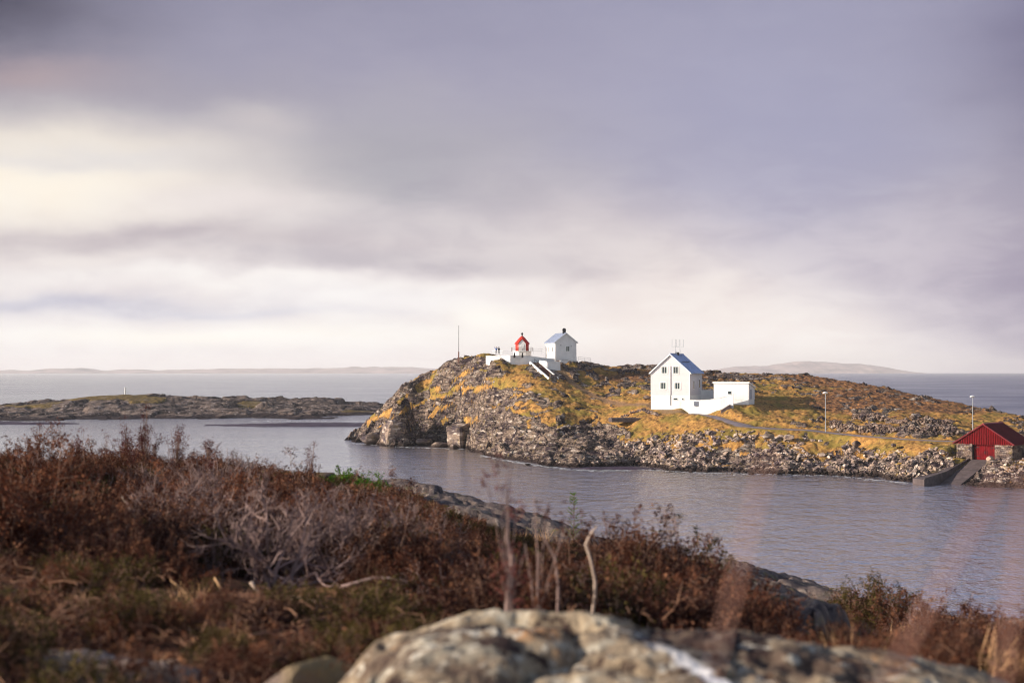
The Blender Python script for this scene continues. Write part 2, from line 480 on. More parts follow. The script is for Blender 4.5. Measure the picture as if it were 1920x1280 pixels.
for u, l in {
    700: [(805, 370)], 740: [(800, 358), (770, 367)], 762: [(818, 345), (795, 346.5), (772, 349), (750, 356), (726, 370)], 800: [(824, 358), (800, 361), (775, 363.5), (757, 366), (725, 372)],
    840: [(800, 359.5), (775, 360.5), (757, 361.5), (720, 364), (695, 366)],
    880: [(815, 333), (790, 337), (765, 342), (730, 347), (700, 351)],
    915: [(830, 314), (800, 318), (780, 321), (750, 325), (714, 328.5), (692, 332)],
    960: [(840, 295), (810, 301), (785, 306), (755, 313), (720, 321), (695, 328), (684, 331)],
    1040: [(850, 279), (820, 288), (790, 296), (760, 304), (735, 312), (712, 321), (697, 328)],
    1120: [(850, 278), (820, 288), (790, 297), (760, 307), (730, 322), (705, 340)],
    1200: [(850, 274), (815, 281), (785, 288), (765, 295), (730, 315), (707, 338)],
    1260: [(850, 270), (812, 277), (785, 284), (769, 290), (750, 300), (722, 322)],
    1340: [(850, 266), (812, 271), (790, 276), (773, 281.5), (762, 287), (730, 315), (712, 336)],
    1420: [(855, 260), (818, 267), (800, 272), (785, 278), (765, 288), (737, 310), (715, 332)],
    1500: [(855, 258), (822, 264), (804, 269), (795, 274), (775, 284), (746, 304), (720, 326)],
    1560: [(855, 257), (828, 261), (811, 266), (797, 274), (780, 284), (750, 300), (727, 322)],
    1650: [(865, 247), (838, 252), (820, 258), (804, 266), (788, 274), (760, 292), (740, 310)],
    1740: [(872, 238), (846, 243), (827, 251), (811, 260), (795, 270), (770, 290)],
    1800: [(862, 236), (828, 249), (810, 260), (792, 273), (772, 292)],
    1850: [(820, 256), (800, 266), (782, 282)],
    1900: [(890, 226), (868, 230), (855, 235), (820, 256), (800, 270)],
    1990: [(885, 224), (860, 230), (825, 250)], 2250: [(880, 225), (868, 240)],
}.items():
    for v, Y in l: C(u, v, Y)
for q_ in [(1061, 679, 335.0), (1085, 679, 338), (925, 680, 335.5), (957, 683, 332)]: C(*q_)
isl = RBF(ctrl, 2.5)

# layout of the buildings (x, y, z of the base and the turn about z)
P_HOUSE = at(1257, 769, 290)
P_ANNEX = at(1371, 760, 286.5)
P_UPPER = at(1061, 677, 337)
P_LIGHT = at(979, 668.5, 343.5)
P_BOAT = at(1845, 862, 236)
A_HOUSE = R(-23); A_UPPER = R(17); A_BOAT = R(-42)

DX, DY = 0.22, 0.30
gx = np.arange(-142, 150, DX); gy = np.arange(206, 470, DY)
GX, GY = np.meshgrid(gx, gy)
cx_ = np.arange(gx[0] - 2, gx[-1] + 3, 1.0); cy_ = np.arange(gy[0] - 2, gy[-1] + 3, 1.0)
CX, CY = np.meshgrid(cx_, cy_); CZ = isl(CX, CY)


def bilin(Z, x0, y0, dx, dy, x, y):
    fx = (x - x0) / dx; fy = (y - y0) / dy
    ix = np.clip(np.floor(fx).astype(int), 0, Z.shape[1] - 2); iy = np.clip(np.floor(fy).astype(int), 0, Z.shape[0] - 2)
    fx = np.clip(fx - ix, 0, 1); fy = np.clip(fy - iy, 0, 1)
    return (Z[iy, ix] * (1 - fx) + Z[iy, ix + 1] * fx) * (1 - fy) + (Z[iy + 1, ix] * (1 - fx) + Z[iy + 1, ix + 1] * fx) * fy


B = bilin(CZ, cx_[0], cy_[0], 1.0, 1.0, GX, GY)
U = 960 + GX / GY * FPX
B = B + (1.5 * fbm(GX / 8, GY / 8, 3, 501) + .5 * fbm(GX / 2.5, GY / 2.5, 2, 511)) * (1 - sstep(B, 2.5, 6.5)) * (1 - sstep(U, 1640, 1720)) * sstep(U, 660, 720)                     # bearing, only used to say which stretch of the island a point lies on


def seg_dist(x, y, pts):
    best = np.full(np.shape(x), 1e9); tt = np.zeros(np.shape(x))
    L = 0
    for (a, b) in zip(pts[:-1], pts[1:]):
        ax, ay = a[0], a[1]; bx, by = b[0], b[1]
        l = math.hypot(bx - ax, by - ay)
        t = np.clip(((x - ax) * (bx - ax) + (y - ay) * (by - ay)) / l ** 2, 0, 1)
        d = np.hypot(x - ax - t * (bx - ax), y - ay - t * (by - ay))
        tt = np.where(d < best, L + t * l, tt); best = np.minimum(best, d); L += l
    return best, tt, L


road_px = [(1300, 775, 287), (1335, 779, 283), (1370, 790, 277.5), (1400, 799, 273), (1450, 803, 270.5), (1520, 806, 268.5), (1560, 811, 266), (1620, 817, 260), (1700, 823, 254), (1760, 826, 251), (1800, 827, 250), (1840, 824, 253)]
road_pts = [at(*q) for q in road_px]
road_w = [1.2, 1.3, 1.5, 2.4, 3.0, 2.4, 1.5, 1.4, 1.3, 1.3, 1.3, 1.3]
trail_pts = [at(*q) for q in [(1046, 711, 332), (1075, 728, 322), (1110, 742, 314), (1160, 752, 306), (1215, 762, 298), (1250, 772, 289), (1300, 776, 286.5)]]
rd, rt, rL = seg_dist(GX, GY, road_pts)
rz_ = np.interp(rt, np.cumsum([0] + [math.hypot(b.x - a.x, b.y - a.y) for a, b in zip(road_pts[:-1], road_pts[1:])]), [p.z for p in road_pts])
rwd = np.interp(rt, np.cumsum([0] + [math.hypot(b.x - a.x, b.y - a.y) for a, b in zip(road_pts[:-1], road_pts[1:])]), road_w)
td, _, _ = seg_dist(GX, GY, trail_pts)


def local(x, y, P, a):
    c, s = math.cos(a), math.sin(a); dx = x - P.x; dy = y - P.y
    return dx * c + dy * s, -dx * s + dy * c


def pad(B, P, a, x0, x1, y0, y1, z, soft=2.5):
    lx, ly = local(GX, GY, P, a)
    d = np.hypot(np.maximum(np.maximum(x0 - lx, lx - x1), 0), np.maximum(np.maximum(y0 - ly, ly - y1), 0))
    k = 1 - sstep(d, 0, soft)
    return B * (1 - k) + z * k, k


flat = np.zeros_like(B)
B, k = pad(B, P_HOUSE, A_HOUSE, -4.6, 4.4, 0.4, 9, P_HOUSE.z + 0.15); flat = np.maximum(flat, k)
B, k = pad(B, P_ANNEX, A_HOUSE, -10, 3.9, 0.5, 6, P_ANNEX.z + 0.2, 3); flat = np.maximum(flat, k)
B, k = pad(B, at(1020, 690, 341), 0, -9, 10, -2, 7, at(1020, 680, 338).z, 2.5); flat = np.maximum(flat, k)
B, k = pad(B, P_BOAT, A_BOAT, -5.4, 5.4, 0.3, 6.5, P_BOAT.z - 0.25, 2.0); flat = np.maximum(flat, k)
kr = 1 - sstep(rd, rwd, rwd + 2.0)
B = B * (1 - kr) + (rz_ - 0.06) * kr; flat = np.maximum(flat, kr)
kt = 1 - sstep(td, 0.5, 1.6)
# noise
slopeg = np.hypot(*np.gradient(B, DY, DX))
ca, sa = math.cos(R(12)), math.sin(R(12))
rx = GX * ca + GY * sa; ry = -GX * sa + GY * ca
th = np.interp(U, [640, 820, 900, 1000, 1200], [0.72, 0.60, 0.34, 0.20, 0.10])
GXl = GX + 8.0; warp = 1.2 * fbm(GX / 7, GY / 7, 3, 33)
sp_ = GXl * np.cos(th) + B * np.sin(th); sq_ = -GXl * np.sin(th) + B * np.cos(th) + warp      # along and across the rock strata
face = 1 - sstep(U, 1120, 1260)
n1 = fbm(GX / 18, GY / 18, 3, 3)
n2 = face * fbm(sp_ / 7.5, sq_ / 2.2, 4, 11) + (1 - face) * fbm(rx / 6.5, ry / 5, 4, 11)
n3 = face * fbm(sp_ / 2.4, sq_ / .8, 3, 13) + (1 - face) * fbm(rx / 2.3, ry / 1.9, 3, 13)
head = 1 - sstep(U, 860, 960)
shore = 1 - sstep(B, 1.8, 4.6)
slabz = sstep(U, 850, 910) * (1 - sstep(U, 1080, 1220)) * (1 - sstep(B, 6.0, 10.5))
up = 1 - sstep(U, 1080, 1240)
rock = 0.24 + 0.62 * shore + 0.62 * slabz + 0.40 * n1 + 0.60 * n2 + 0.70 * n3 + 0.16 * sstep(slopeg, 0.7, 1.6) + 0.08 * up
rock -= 0.06 * sstep(U, 1430, 1560)
rock += 0.07 * face + .22 * (1 - sstep(U, 740, 850))
rock += 0.12 * sstep(B, 13.5, 16) * sstep(U, 1060, 1140) * (1 - sstep(U, 1300, 1500))
rock -= 0.45 * sstep(U, 1110, 1200) * (1 - sstep(U, 1460, 1540)) * sstep(B, 5.4, 6.6) * (1 - sstep(B, 11.0, 13.0))
rock -= 0.45 * sstep(U, 1560, 1620) * (1 - sstep(U, 1820, 1860)) * (1 - sstep(np.abs(B - 5.2), 0.4, 1.2))
rock = sstep(rock, 0.36, 0.58) * (1 - sstep(flat, 0.2, 0.8))
rock = rock * (1 - kt)
# fractured, layered rock: courses run up to the right
wx = fbm(GX / 6, GY / 6, 3, 31) * 1.6
o1, c1 = blocks(rx / 8.0 + wx * 0.25, ry / 4.0 + wx * 0.3, 5, 0.9)
o2, c2 = blocks(rx / 3.4 + wx * 0.3, ry / 1.5 + wx * 0.4, 15, 0.9)
p1_, d1_ = blocks(sp_ / 5.5, sq_ / 1.9, 6, 0.8); p2_, d2_ = blocks(sp_ / 2.0, sq_ / 0.75, 16, 0.8)
o1 = face * p1_ * .95 + (1 - face) * o1; c1 = face * d1_ + (1 - face) * c1; o2 = face * p2_ * .55 + (1 - face) * o2; c2 = face * d2_ + (1 - face) * c2
o3, c3 = blocks(GX / 0.95, GY / 0.8, 25, 0.8)
lay = (ry * 0.55 + GX * 0.12 + B * 0.8 + wx); lay = (lay - np.floor(lay))
amp = (0.55 + (0.9 * head) * (1 - sstep(B, 7, 12)) + 0.35 * slabz + 0.15 * shore) * (1 - .5 * sstep(B, 9, 15))
tri = lambda q: np.abs(q - np.floor(q) - 0.5) * 2
st = np.where(U < 1190, sq_, B - .1 * GX + 1.6 * fbm(GX / 9, GY / 9, 3, 301))
strat = 1.15 * (tri(st / 2.6) - .5) + 0.5 * (tri(st / 0.95 + .3) - .5)
D = strat * (0.6 + 0.4 * head + .3 * slabz) + amp * 0.8 * (1.5 * o1 - 0.7 * np.exp(-c1 * 9) + 0.85 * o2 - 0.5 * np.exp(-c2 * 7)) + (1 - .6 * face) * (0.10 + 0.16 * shore) * o3 - (1 - .6 * face) * (0.06 + .1 * shore) * np.exp(-c3 * 6) + 0.35 * (lay - 0.5) + 0.18 * fbm(GX / 0.9, GY / 0.9, 3, 41)
grassd = 0.24 * fbm(GX / 0.8, GY / 0.8, 3, 51) + 0.40 * fbm(GX / 2.6, GY / 2.6, 3, 61)
lowz = sstep(B, -1.5, 1.0)
quiet = 1 - sstep(flat, 0.1, 0.9) * 0.95
Zf = B + quiet * (rock * (D + 0.25) * (0.35 + 0.65 * lowz) + (1 - rock) * grassd * (1 - 0.7 * kt))
# the gentle mound silhouette noise of the skyline
# slipway trench in front of the boathouse
lx, ly = local(GX, GY, P_BOAT, A_BOAT)
SLX0, SLX1 = -2.35, 1.35
inside = (1 - sstep(np.maximum(SLX0 - lx, lx - SLX1), 0.0, 0.35)) * (ly < 1.0) * (ly > -40)
slz = P_BOAT.z - 0.05 + np.minimum(ly, 0) * 0.285
Zf = np.where(inside > 0.01, Zf * (1 - inside) + np.minimum(Zf, slz - 0.25) * inside, Zf)
# ground under the concrete jetty
ISLZ = Zf


def gz(x, y): return float(bilin(ISLZ, gx[0], gy[0], DX, DY, np.array([x]), np.array([y]))[0])


def grid_mesh(name, GX, GY, Z, keep, attrs):
    ny, nx = Z.shape
    idx = np.arange(ny * nx).reshape(ny, nx)
    q = np.stack([idx[:-1, :-1], idx[:-1, 1:], idx[1:, 1:], idx[1:, :-1]], -1).reshape(-1, 4)
    kf = (keep[:-1, :-1] | keep[1:, 1:] | keep[:-1, 1:] | keep[1:, :-1]).reshape(-1)
    q = q[kf]; used = np.unique(q); rem = np.zeros(ny * nx, np.int64); rem[used] = np.arange(len(used))
    v = np.stack([GX.ravel()[used], GY.ravel()[used], Z.ravel()[used]], -1)
    me = np_mesh(name, v, rem[q])
    for k, a in attrs.items():
        at_ = me.attributes.new(k, 'FLOAT', 'POINT'); at_.data.foreach_set('value', a.ravel()[used].astype(np.float32))
    return me


def land_mat(name, s=1.0, heath_bias=0.0, green=0.0):
    m_ = bpy.data.materials.new(name); m_.use_nodes = True; n = NT(m_.node_tree)
    bs = n.n['Principled BSDF']; g = n.node('ShaderNodeNewGeometry'); P = g.outputs['Position']
    ar = n.node('ShaderNodeAttribute', attribute_name='rock'); ah = n.node('ShaderNodeAttribute', attribute_name='heath')
    ag = n.node('ShaderNodeAttribute', attribute_name='worn')
    rc = rock_colour(n, P, s)
    gA = n.noise(P, 1.6 * s, 6, 0.7); gB = n.noise(P, 0.22 * s, 4, 0.6)
    gr = n.mix(n.smooth(gA, 0.36, 0.60), (0.26, 0.125, 0.042, 1), (0.50, 0.265, 0.075, 1))
    gr = n.mix(n.smooth(gA, 0.62, 0.74, 0, 0.8), gr, (0.66, 0.44, 0.17, 1))
    gr = n.mix(n.smooth(gB, 0.42, 0.62, 0, 0.75 + green * 0.3), gr, (0.20, 0.165, 0.035, 1))
    gr = n.mix(n.smooth(n.noise(P, 0.75 * s, 6, 0.75), 0.46, 0.39, 0, 0.85), gr, (0.07, 0.036, 0.02, 1))
    hA = n.noise(P, 1.1 * s, 5, 0.7)
    he = n.mix(n.smooth(hA, 0.40, 0.62), (0.085, 0.045, 0.032, 1), (0.36, 0.17, 0.065, 1))
    hf = n.m('ADD', ah.outputs['Fac'], n.m('MULTIPLY', n.m('SUBTRACT', hA, 0.5), 1.0))
    gr = n.mix(n.smooth(hf, 0.4, 0.62), gr, he)
    gr = n.mix(n.m('MULTIPLY', ag.outputs['Fac'], 0.7), gr, (0.24, 0.15, 0.10, 1))
    rf = n.m('ADD', ar.outputs['Fac'], n.m('MULTIPLY', n.m('SUBTRACT', n.noise(P, 1.0 * s, 6, 0.72), 0.5), 2.6))
    c = n.mix(n.smooth(rf, 0.42, 0.56), gr, rc)
    sp = n.node('ShaderNodeSeparateXYZ'); n.put(sp.inputs[0], P)
    zz = n.m('ADD', sp.outputs[2], n.m('MULTIPLY', n.noise(P, 0.5, 4), 1.4))
    c = n.mix(n.smooth(zz, 1.7, 1.1), c, (0.032, 0.02, 0.018, 1))
    n.put(bs.inputs['Base Color'], c); bs.inputs['Roughness'].default_value = 0.9
    bs.inputs['Specular IOR Level'].default_value = 0.15
    Pw = n.node('ShaderNodeVectorMath', operation='ADD'); n.put(Pw.inputs[0], n.mapping(P, (0.42, 0.8, 1.9), (0.1, -0.25, 0.2)))
    nv = n.node('ShaderNodeTexNoise'); n.put(nv.inputs['Vector'], P); nv.inputs['Scale'].default_value = .5 * s; nv.inputs['Detail'].default_value = 4; n.put(Pw.inputs[1], nv.outputs['Color'])
    e1 = n.smooth(n.vor(Pw.outputs[0], 0.55 * s, 'DISTANCE_TO_EDGE'), 0.0, 0.12); e2 = n.smooth(n.vor(Pw.outputs[0], 1.5 * s, 'DISTANCE_TO_EDGE'), 0.0, 0.16)
    rel = n.m('ADD', n.m('MULTIPLY', e1, 1.3), n.m('MULTIPLY', e2, 0.22))
    b1_ = n.bump(n.m('MULTIPLY', rel, n.smooth(rf, 0.42, 0.56)), 1.0, 0.5 / s)
    n.put(bs.inputs['Normal'], n.bump(n.noise(P, 1.2 * s, 6, 0.62), 0.6, 0.3 / s, b1_))
    return m_


heath = 0.55 * fbm(GX / 20, GY / 14, 4, 71) + 0.55 * sstep(U, 1440, 1560) * sstep(B, 7, 10) + 0.55 * sstep(B, 13, 17) * sstep(U, 1060, 1180) + .15 * sstep(U, 1400, 1650)
heath = heath - 0.5 * (U < 1080)
ime = grid_mesh('island_terrain', GX, GY, ISLZ, ISLZ > -1.2, {'rock': rock, 'heath': np.clip(heath, 0, 1), 'worn': kt})
M['land'] = land_mat('island_land', 1.0)
isl_o = link_mesh('island_terrain', ime, M['land']); tag(isl_o, kind='structure')

# road and trail laid on the island
def strip(name, pts, ws, material, lift=0.03, step=0.5):
    L = [0]
    for a, b in zip(pts[:-1], pts[1:]): L.append(L[-1] + math.hypot(b.x - a.x, b.y - a.y))
    nS = int(L[-1] / step); vs = []; fs = []
    for i in range(nS + 1):
        s_ = L[-1] * i / nS
        c = [np.interp(s_, L, [p[k] for p in pts]) for k in range(3)]; s2 = min(s_ + 0.5, L[-1]); s1 = max(s_ - 0.5, 0)
        d = [np.interp(s2, L, [p[k] for p in pts]) - np.interp(s1, L, [p[k] for p in pts]) for k in range(2)]
        l = math.hypot(*d); nx_, ny_ = d[1] / l, -d[0] / l; wd = np.interp(s_, L, ws) * (1 + 0.12 * math.sin(i * 0.7) * math.sin(i * 0.23))
        for k in (-1, -0.4, 0.4, 1):
            vs.append((c[0] + nx_ * wd * k, c[1] + ny_ * wd * k, c[2] + lift - (0.10 if abs(k) == 1 else 0)))
    for i in range(nS):
        for k in range(3): a = i * 4 + k; fs.append((a, a + 1, a + 5, a + 4))
    me = np_mesh(name, vs, fs, True); return link_mesh(name, me, material)


tag(strip('road', road_pts, road_w, M['asphalt']), kind='structure')

# ------------------------------------------------------------------ building parts
def window(parent, cx, z0, z1, wd, y, mullions=1, name='window', frame_w=0.14, axis='y', glass=None, curtain=True):
    """window in a wall whose outer face is the plane y (facing -y) or x (axis='x', facing sign)"""
    def bx(m, a0, a1, d0, d1, b0, b1):
        if axis == 'y': m.box(a0, a1, y + d0, y + d1, b0, b1)
        else:
            s = 1 if y > 0 else -1
            m.box(min(y - s * d0, y - s * d1), max(y - s * d0, y - s * d1), a0, a1, b0, b1)
    f = MB(); x0, x1 = cx - wd / 2, cx + wd / 2
    bx(f, x0 - frame_w, x0, -0.06, 0.05, z0 - frame_w, z1 + frame_w); bx(f, x1, x1 + frame_w, -0.06, 0.05, z0 - frame_w, z1 + frame_w)
    bx(f, x0, x1, -0.06, 0.05, z1, z1 + frame_w); bx(f, x0 - 0.05, x1 + 0.05, -0.10, 0.05, z0 - frame_w, z0)
    for i in range(mullions):
        xm = x0 + wd * (i + 1) / (mullions + 1); bx(f, xm - 0.035, xm + 0.035, -0.035, 0.02, z0, z1)
    fo = f.build(name, M['trim'], parent)
    p = MB(); bx(p, x0, x1, -0.012, 0.02, z0, z1); p.build('pane', glass or M['glass'], fo)
    if curtain:
        c = MB(); bx(c, x0 + wd * .02, x0 + wd * 0.16, -0.022, -0.014, z0, z1); c.build('curtain', M['curtain'], fo)
        c = MB(); bx(c, x1 - wd * 0.2, x1 - wd * .02, -0.022, -0.014, z0, z1); c.build('curtain', M['curtain'], fo)
    return fo


def siding(name, col, horizontal=True, pitch=0.18):
    m_ = bpy.data.materials.new(name); m_.use_nodes = True; n = NT(m_.node_tree); bs = n.n['Principled BSDF']
    tcn = n.node('ShaderNodeTexCoord'); P = tcn.outputs['Object']; sp = n.node('ShaderNodeSeparateXYZ'); n.put(sp.inputs[0], P)
    src = sp.outputs[2] if horizontal else n.m('ADD', sp.outputs[0], sp.outputs[1])
    saw = n.smooth(n.m('FRACT', n.m('DIVIDE', src, pitch)), 0.0, 0.14)
    row = n.m('FLOOR', n.m('DIVIDE', src, pitch))
    rv = n.node('ShaderNodeTexWhiteNoise', noise_dimensions='1D'); n.put(rv.inputs['W'], row)
    c = n.mix(rv.outputs[0], tuple(x * 0.94 for x in col[:3]) + (1,), tuple(col[:3]) + (1,))
    c = n.mix(n.smooth(n.noise(n.mapping(P, (1, 1, 0.4)), 0.9, 6, 0.65), 0.5, 0.75, 0, 0.2), c, (0.5, 0.42, 0.38, 1))
    n.put(bs.inputs['Base Color'], c); bs.inputs['Roughness'].default_value = 0.55
    n.put(bs.inputs['Normal'], n.bump(saw, 0.5, 0.015)); return m_


M['siding'] = siding('white_siding', (0.68, 0.63, 0.64))
M['siding_v'] = siding('white_vertical_boards', (0.82, 0.80, 0.79), False, 0.2)


def ribs_roof(m, x_ridge, z_ridge, x_eave, z_eave, y0, y1, thick=0.12, ribs=True, pitch=0.6):
    """one slope of a gabled roof whose ridge runs along y"""
    poly = [(x_ridge, z_ridge), (x_eave, z_eave), (x_eave, z_eave - thick), (x_ridge, z_ridge - thick)]
    m.prism(poly, y0, y1)
    if ribs:
        k = int((y1 - y0) / pitch)
        for i in range(k + 1):
            yy = y0 + 0.03 + (y1 - y0 - 0.06) * i / k
            m.prism([(x_ridge, z_ridge + 0.05), (x_eave, z_eave + 0.05), (x_eave, z_eave + 0.003), (x_ridge, z_ridge + 0.003)], yy - 0.025, yy + 0.025)


# ---------------- the white three-storey house
def main_house():
    t = thing('dwelling_house', 'tall white three-storey gabled house with blue metal roof and antennas', 'house', P_HOUSE, A_HOUSE)
    hw, L = 4.08, 9.3; ze, zp = 7.75, 11.35; zb = 2.95
    f = MB(); f.box(-hw - 0.04, hw + 0.04, -0.04, L, -2.5, zb); f.build('foundation', M['plaster'], t)
    wl = MB(); wl.prism([(-hw, zb + 0.003), (hw, zb + 0.003), (hw, ze), (0, zp), (-hw, ze)], 0, L); wl.build('wall', M['siding'], t)
    bd = MB(); bd.box(-hw - 0.07, hw + 0.07, -0.07, -0.043, zb - 0.1, zb + 0.1); bd.box(hw + 0.043, hw + 0.07, -0.07, L, zb - 0.1, zb + 0.1)
    for s in (-1, 1): bd.box(s * hw - 0.07 if s < 0 else s * hw - 0.11, s * hw + 0.11 if s < 0 else s * hw + 0.05, -0.04, -0.003, zb + 0.1, ze + .05)
    bd.build('trim_board', M['trim'], t)
    sl = (zp - ze) / hw; ov = 0.38; top = 0.16
    rf = MB()
    for s in (-1, 1):
        ribs_roof(rf, 0, zp + top, s * (hw + ov), ze - ov * sl + top, -0.3, L + 0.3)
    rfo = rf.build('roof', M['slate'], t)
    rb = MB()
    for s in (-1, 1):
        rb.prism([(0, zp + top + 0.02), (s * (hw + ov), ze - ov * sl + top + 0.02), (s * (hw + ov), ze - ov * sl - 0.10), (0, zp - 0.10)], -0.36, -0.303)
    rb.build('bargeboard', M['trim'], t)
    rdg = MB(); rdg.prism([(-0.16, zp + top + 0.02), (0.16, zp + top + 0.02), (0, zp + top + 0.14)], -0.3, L + 0.3); rdg.build('ridge_cap', M['slate'], rfo)
    # snow strip half way down the visible slope
    st = MB(); st.bar((2.0, 1.5, zp + top - 2.0 * sl + 0.16), (2.0, L - 2.2, zp + top - 2.0 * sl + 0.16), 0.08, 0.12); st.build('snow_guard', M['dark'], rfo)
    ch = MB(); ch.box(-0.35, 0.35, 4.6, 5.3, zp - 0.6, zp + 0.55); cho = ch.build('chimney', M['dark'], rfo)
    for (x, w_) in ((-1.25, 1.2), (1.18, 1.2)): window(t, x, 7.55, 8.85, w_, 0)
    for (x, w_) in ((-1.5, 1.2), (1.5, 1.2)): window(t, x, 4.35, 5.6, w_, 0)
    window(t, 1.1, 2.15, 2.5, 0.85, -0.04, 0, frame_w=0.07, curtain=False); window(t, 2.65, 2.15, 2.5, 0.3, -0.04, 0, frame_w=0.07, curtain=False)
    window(t, 3.0, 4.4, 6.0, 0.8, hw, 0, axis='x'); window(t, 7.3, 4.6, 6.2, 0.8, hw, 0, axis='x'); window(t, 2.9, 1.4, 2.0, 0.6, hw + 0.04, 0, axis='x', curtain=False)
    dp = MB(); dp.tube([(0, -0.14, 1.0), (0, -0.14, 9.0)], 0.06, 8); dp.build('downpipe', M['galv'], t)
    gt = MB(); gt.tube([(hw + ov + 0.05, -0.2, ze - ov * sl + 0.02), (hw + ov + 0.05, L + 0.2, ze - ov * sl + 0.02)], 0.08, 8); gt.build('gutter', M['galv'], t)
    for k, (xx, yy) in enumerate(((0.05, 3.6), (0.1, 6.6))):
        a = MB(); zb_ = zp + 0.1
        a.tube([(xx, yy, zb_ - 0.3), (xx, yy, zb_ + 3.1)], 0.05, 6)
        for zz, hh in ((1.5, 1.6),):
            a.bar((xx - 0.75, yy, zb_ + zz), (xx + 0.75, yy, zb_ + zz), 0.05)
            for s in (-0.75, 0.75): a.tube([(xx + s, yy, zb_ + zz), (xx + s, yy, zb_ + zz + hh)], 0.045, 6)
        a.bar((xx, yy, zb_ + 0.3), (xx + 0.55, yy, zb_ - 0.35), 0.05); a.bar((xx, yy, zb_ + 1.1), (xx + 0.4, yy, zb_ - 0.25), 0.04)
        ao = a.build('antenna', M['galv'], t)
        if k == 0:
            pass
    return t


main_house()


def annex():
    t = thing('outbuilding', 'low white flat-roofed annex beside the tall house, one small dark window', 'outbuilding', P_ANNEX, A_HOUSE + R(2))
    hw, L = 3.55, 6.0; zt = 4.75
    f = MB(); f.box(-hw + .05, hw - .05, 0.05, L - 0.05, -2.0, 1.2); f.build('plinth', M['plaster'], t)
    w_ = MB()
    # walls with a shed roof falling to the back
    w_.add([(-hw, 0, 1.203), (hw, 0, 1.203), (hw, L, 1.203), (-hw, L, 1.203), (-hw, 0, zt - .3), (hw, 0, zt - .3), (hw, L, zt - 1.3), (-hw, L, zt - 1.3)],
           [(0, 3, 2, 1), (4, 5, 6, 7), (0, 1, 5, 4), (1, 2, 6, 5), (2, 3, 7, 6), (3, 0, 4, 7)]); w_.build('wall', M['siding_v'], t)
    r = MB(); r.add([(-hw - .2, -.25, zt - .28), (hw + .2, -.25, zt - .28), (hw + .2, L + .2, zt - 1.33), (-hw - .2, L + .2, zt - 1.33),
                     (-hw - .2, -.25, zt + .02), (hw + .2, -.25, zt + .02), (hw + .2, L + .2, zt - 1.05), (-hw - .2, L + .2, zt - 1.05)],
                    [(0, 3, 2, 1), (4, 5, 6, 7), (0, 1, 5, 4), (1, 2, 6, 5), (2, 3, 7, 6), (3, 0, 4, 7)])
    r.build('roof', M['trim'], t)
    rr = MB(); rr.add([(-hw - .1, -.15, zt + .03), (hw + .1, -.15, zt + .03), (hw + .1, L + .1, zt - 1.02), (-hw - .1, L + .1, zt - 1.02)], [(0, 1, 2, 3)])
    rr.build('roof_felt', M['dark'], t)
    window(t, -0.3, 2.3, 2.85, 0.65, 0, 0, frame_w=0.06, curtain=False)
    d = MB(); d.box(hw, hw + 0.05, 1.6, 2.7, 1.3, 3.2); d.build('door', M['hatch'], t)
    s = MB()
    for k in range(4): s.box(-2.9 - k * 0.35, -2.55 - k * 0.35, -1.1, -0.1, -1.5, 1.2 - k * 0.3)
    return t


annex()


def board_wall(name, label, pts, mat_, group=None, post_every=None, thick=0.16, parts=None):
    """pts: [(u, vtop, vbottom, Y)]: a solid wall through points found on the photograph"""
    P0 = at(pts[0][0], pts[0][2], pts[0][3]); t = thing(name, label, 'wall', P0)
    tops = [at(u, vt, Y) - P0 for u, vt, vb, Y in pts]; bots = [at(u, vb, Y) - P0 for u, vt, vb, Y in pts]
    m = MB(); vs = []; nn = len(pts)
    for i in range(nn):
        a = tops[max(i - 1, 0)]; b = tops[min(i + 1, nn - 1)]; d = Vector((b.x - a.x, b.y - a.y, 0)).normalized(); nrm = Vector((-d.y, d.x, 0)) * thick / 2
        lo = bots[i] - Vector((0, 0, 0.9))
        vs += [lo - nrm, lo + nrm, tops[i] + nrm, tops[i] - nrm]
    fs = [(0, 1, 2, 3), tuple(4 * (nn - 1) + k for k in (3, 2, 1, 0))]
    for i in range(nn - 1):
        for k in range(4): a = 4 * i + k; b = 4 * i + (k + 1) % 4; fs.append((a, a + 4, b + 4, b))
    m.add(vs, fs); m.build('wall_panel', mat_, t)
    c = MB()
    for a, b in zip(tops[:-1], tops[1:]): c.bar(a + Vector((0, 0, 0.045)), b + Vector((0, 0, 0.045)), thick + 0.12, 0.08)
    c.build('coping', M['trim'], t)
    return t, P0


tw, P0 = board_wall('garden_wall', 'white boarded wall curving between the tall house and its low annex',
                    [(1291, 750, 772, 287.9), (1308, 750.5, 772, 287.0), (1330, 749.5, 771, 286.0), (1350, 746, 769, 285.2), (1364, 742.5, 766, 284.7), (1375, 739, 762, 284.2)], M['siding_v'])
h = MB(); a = at(1300.5, 752.5, 287.2) - P0; b = at(1310.5, 761, 287.2) - P0
h.box(a.x, b.x, a.y - 0.40, a.y - 0.1, b.z, a.z); h.build('hatch', M['hatch'], tw)
s_ = MB()
a = at(1350, 768.5, 288.2) - P0
for k in range(10):
    q = at(1352 + k * 1.7, 768.2 - k * 1.1, 284.9 - k * 0.05) - P0
    s_.box(q.x - 0.1, q.x + 0.14, q.y - 1.0, q.y - 0.12, q.z - 1.0, q.z)
s_.build('stair', M['concrete'], tw)
tb, _ = board_wall('courtyard_wall', 'shaded white wall across the gap between house and annex', [(1313, 731, 752, 296), (1340, 732, 752, 297.5)], M['plaster'])


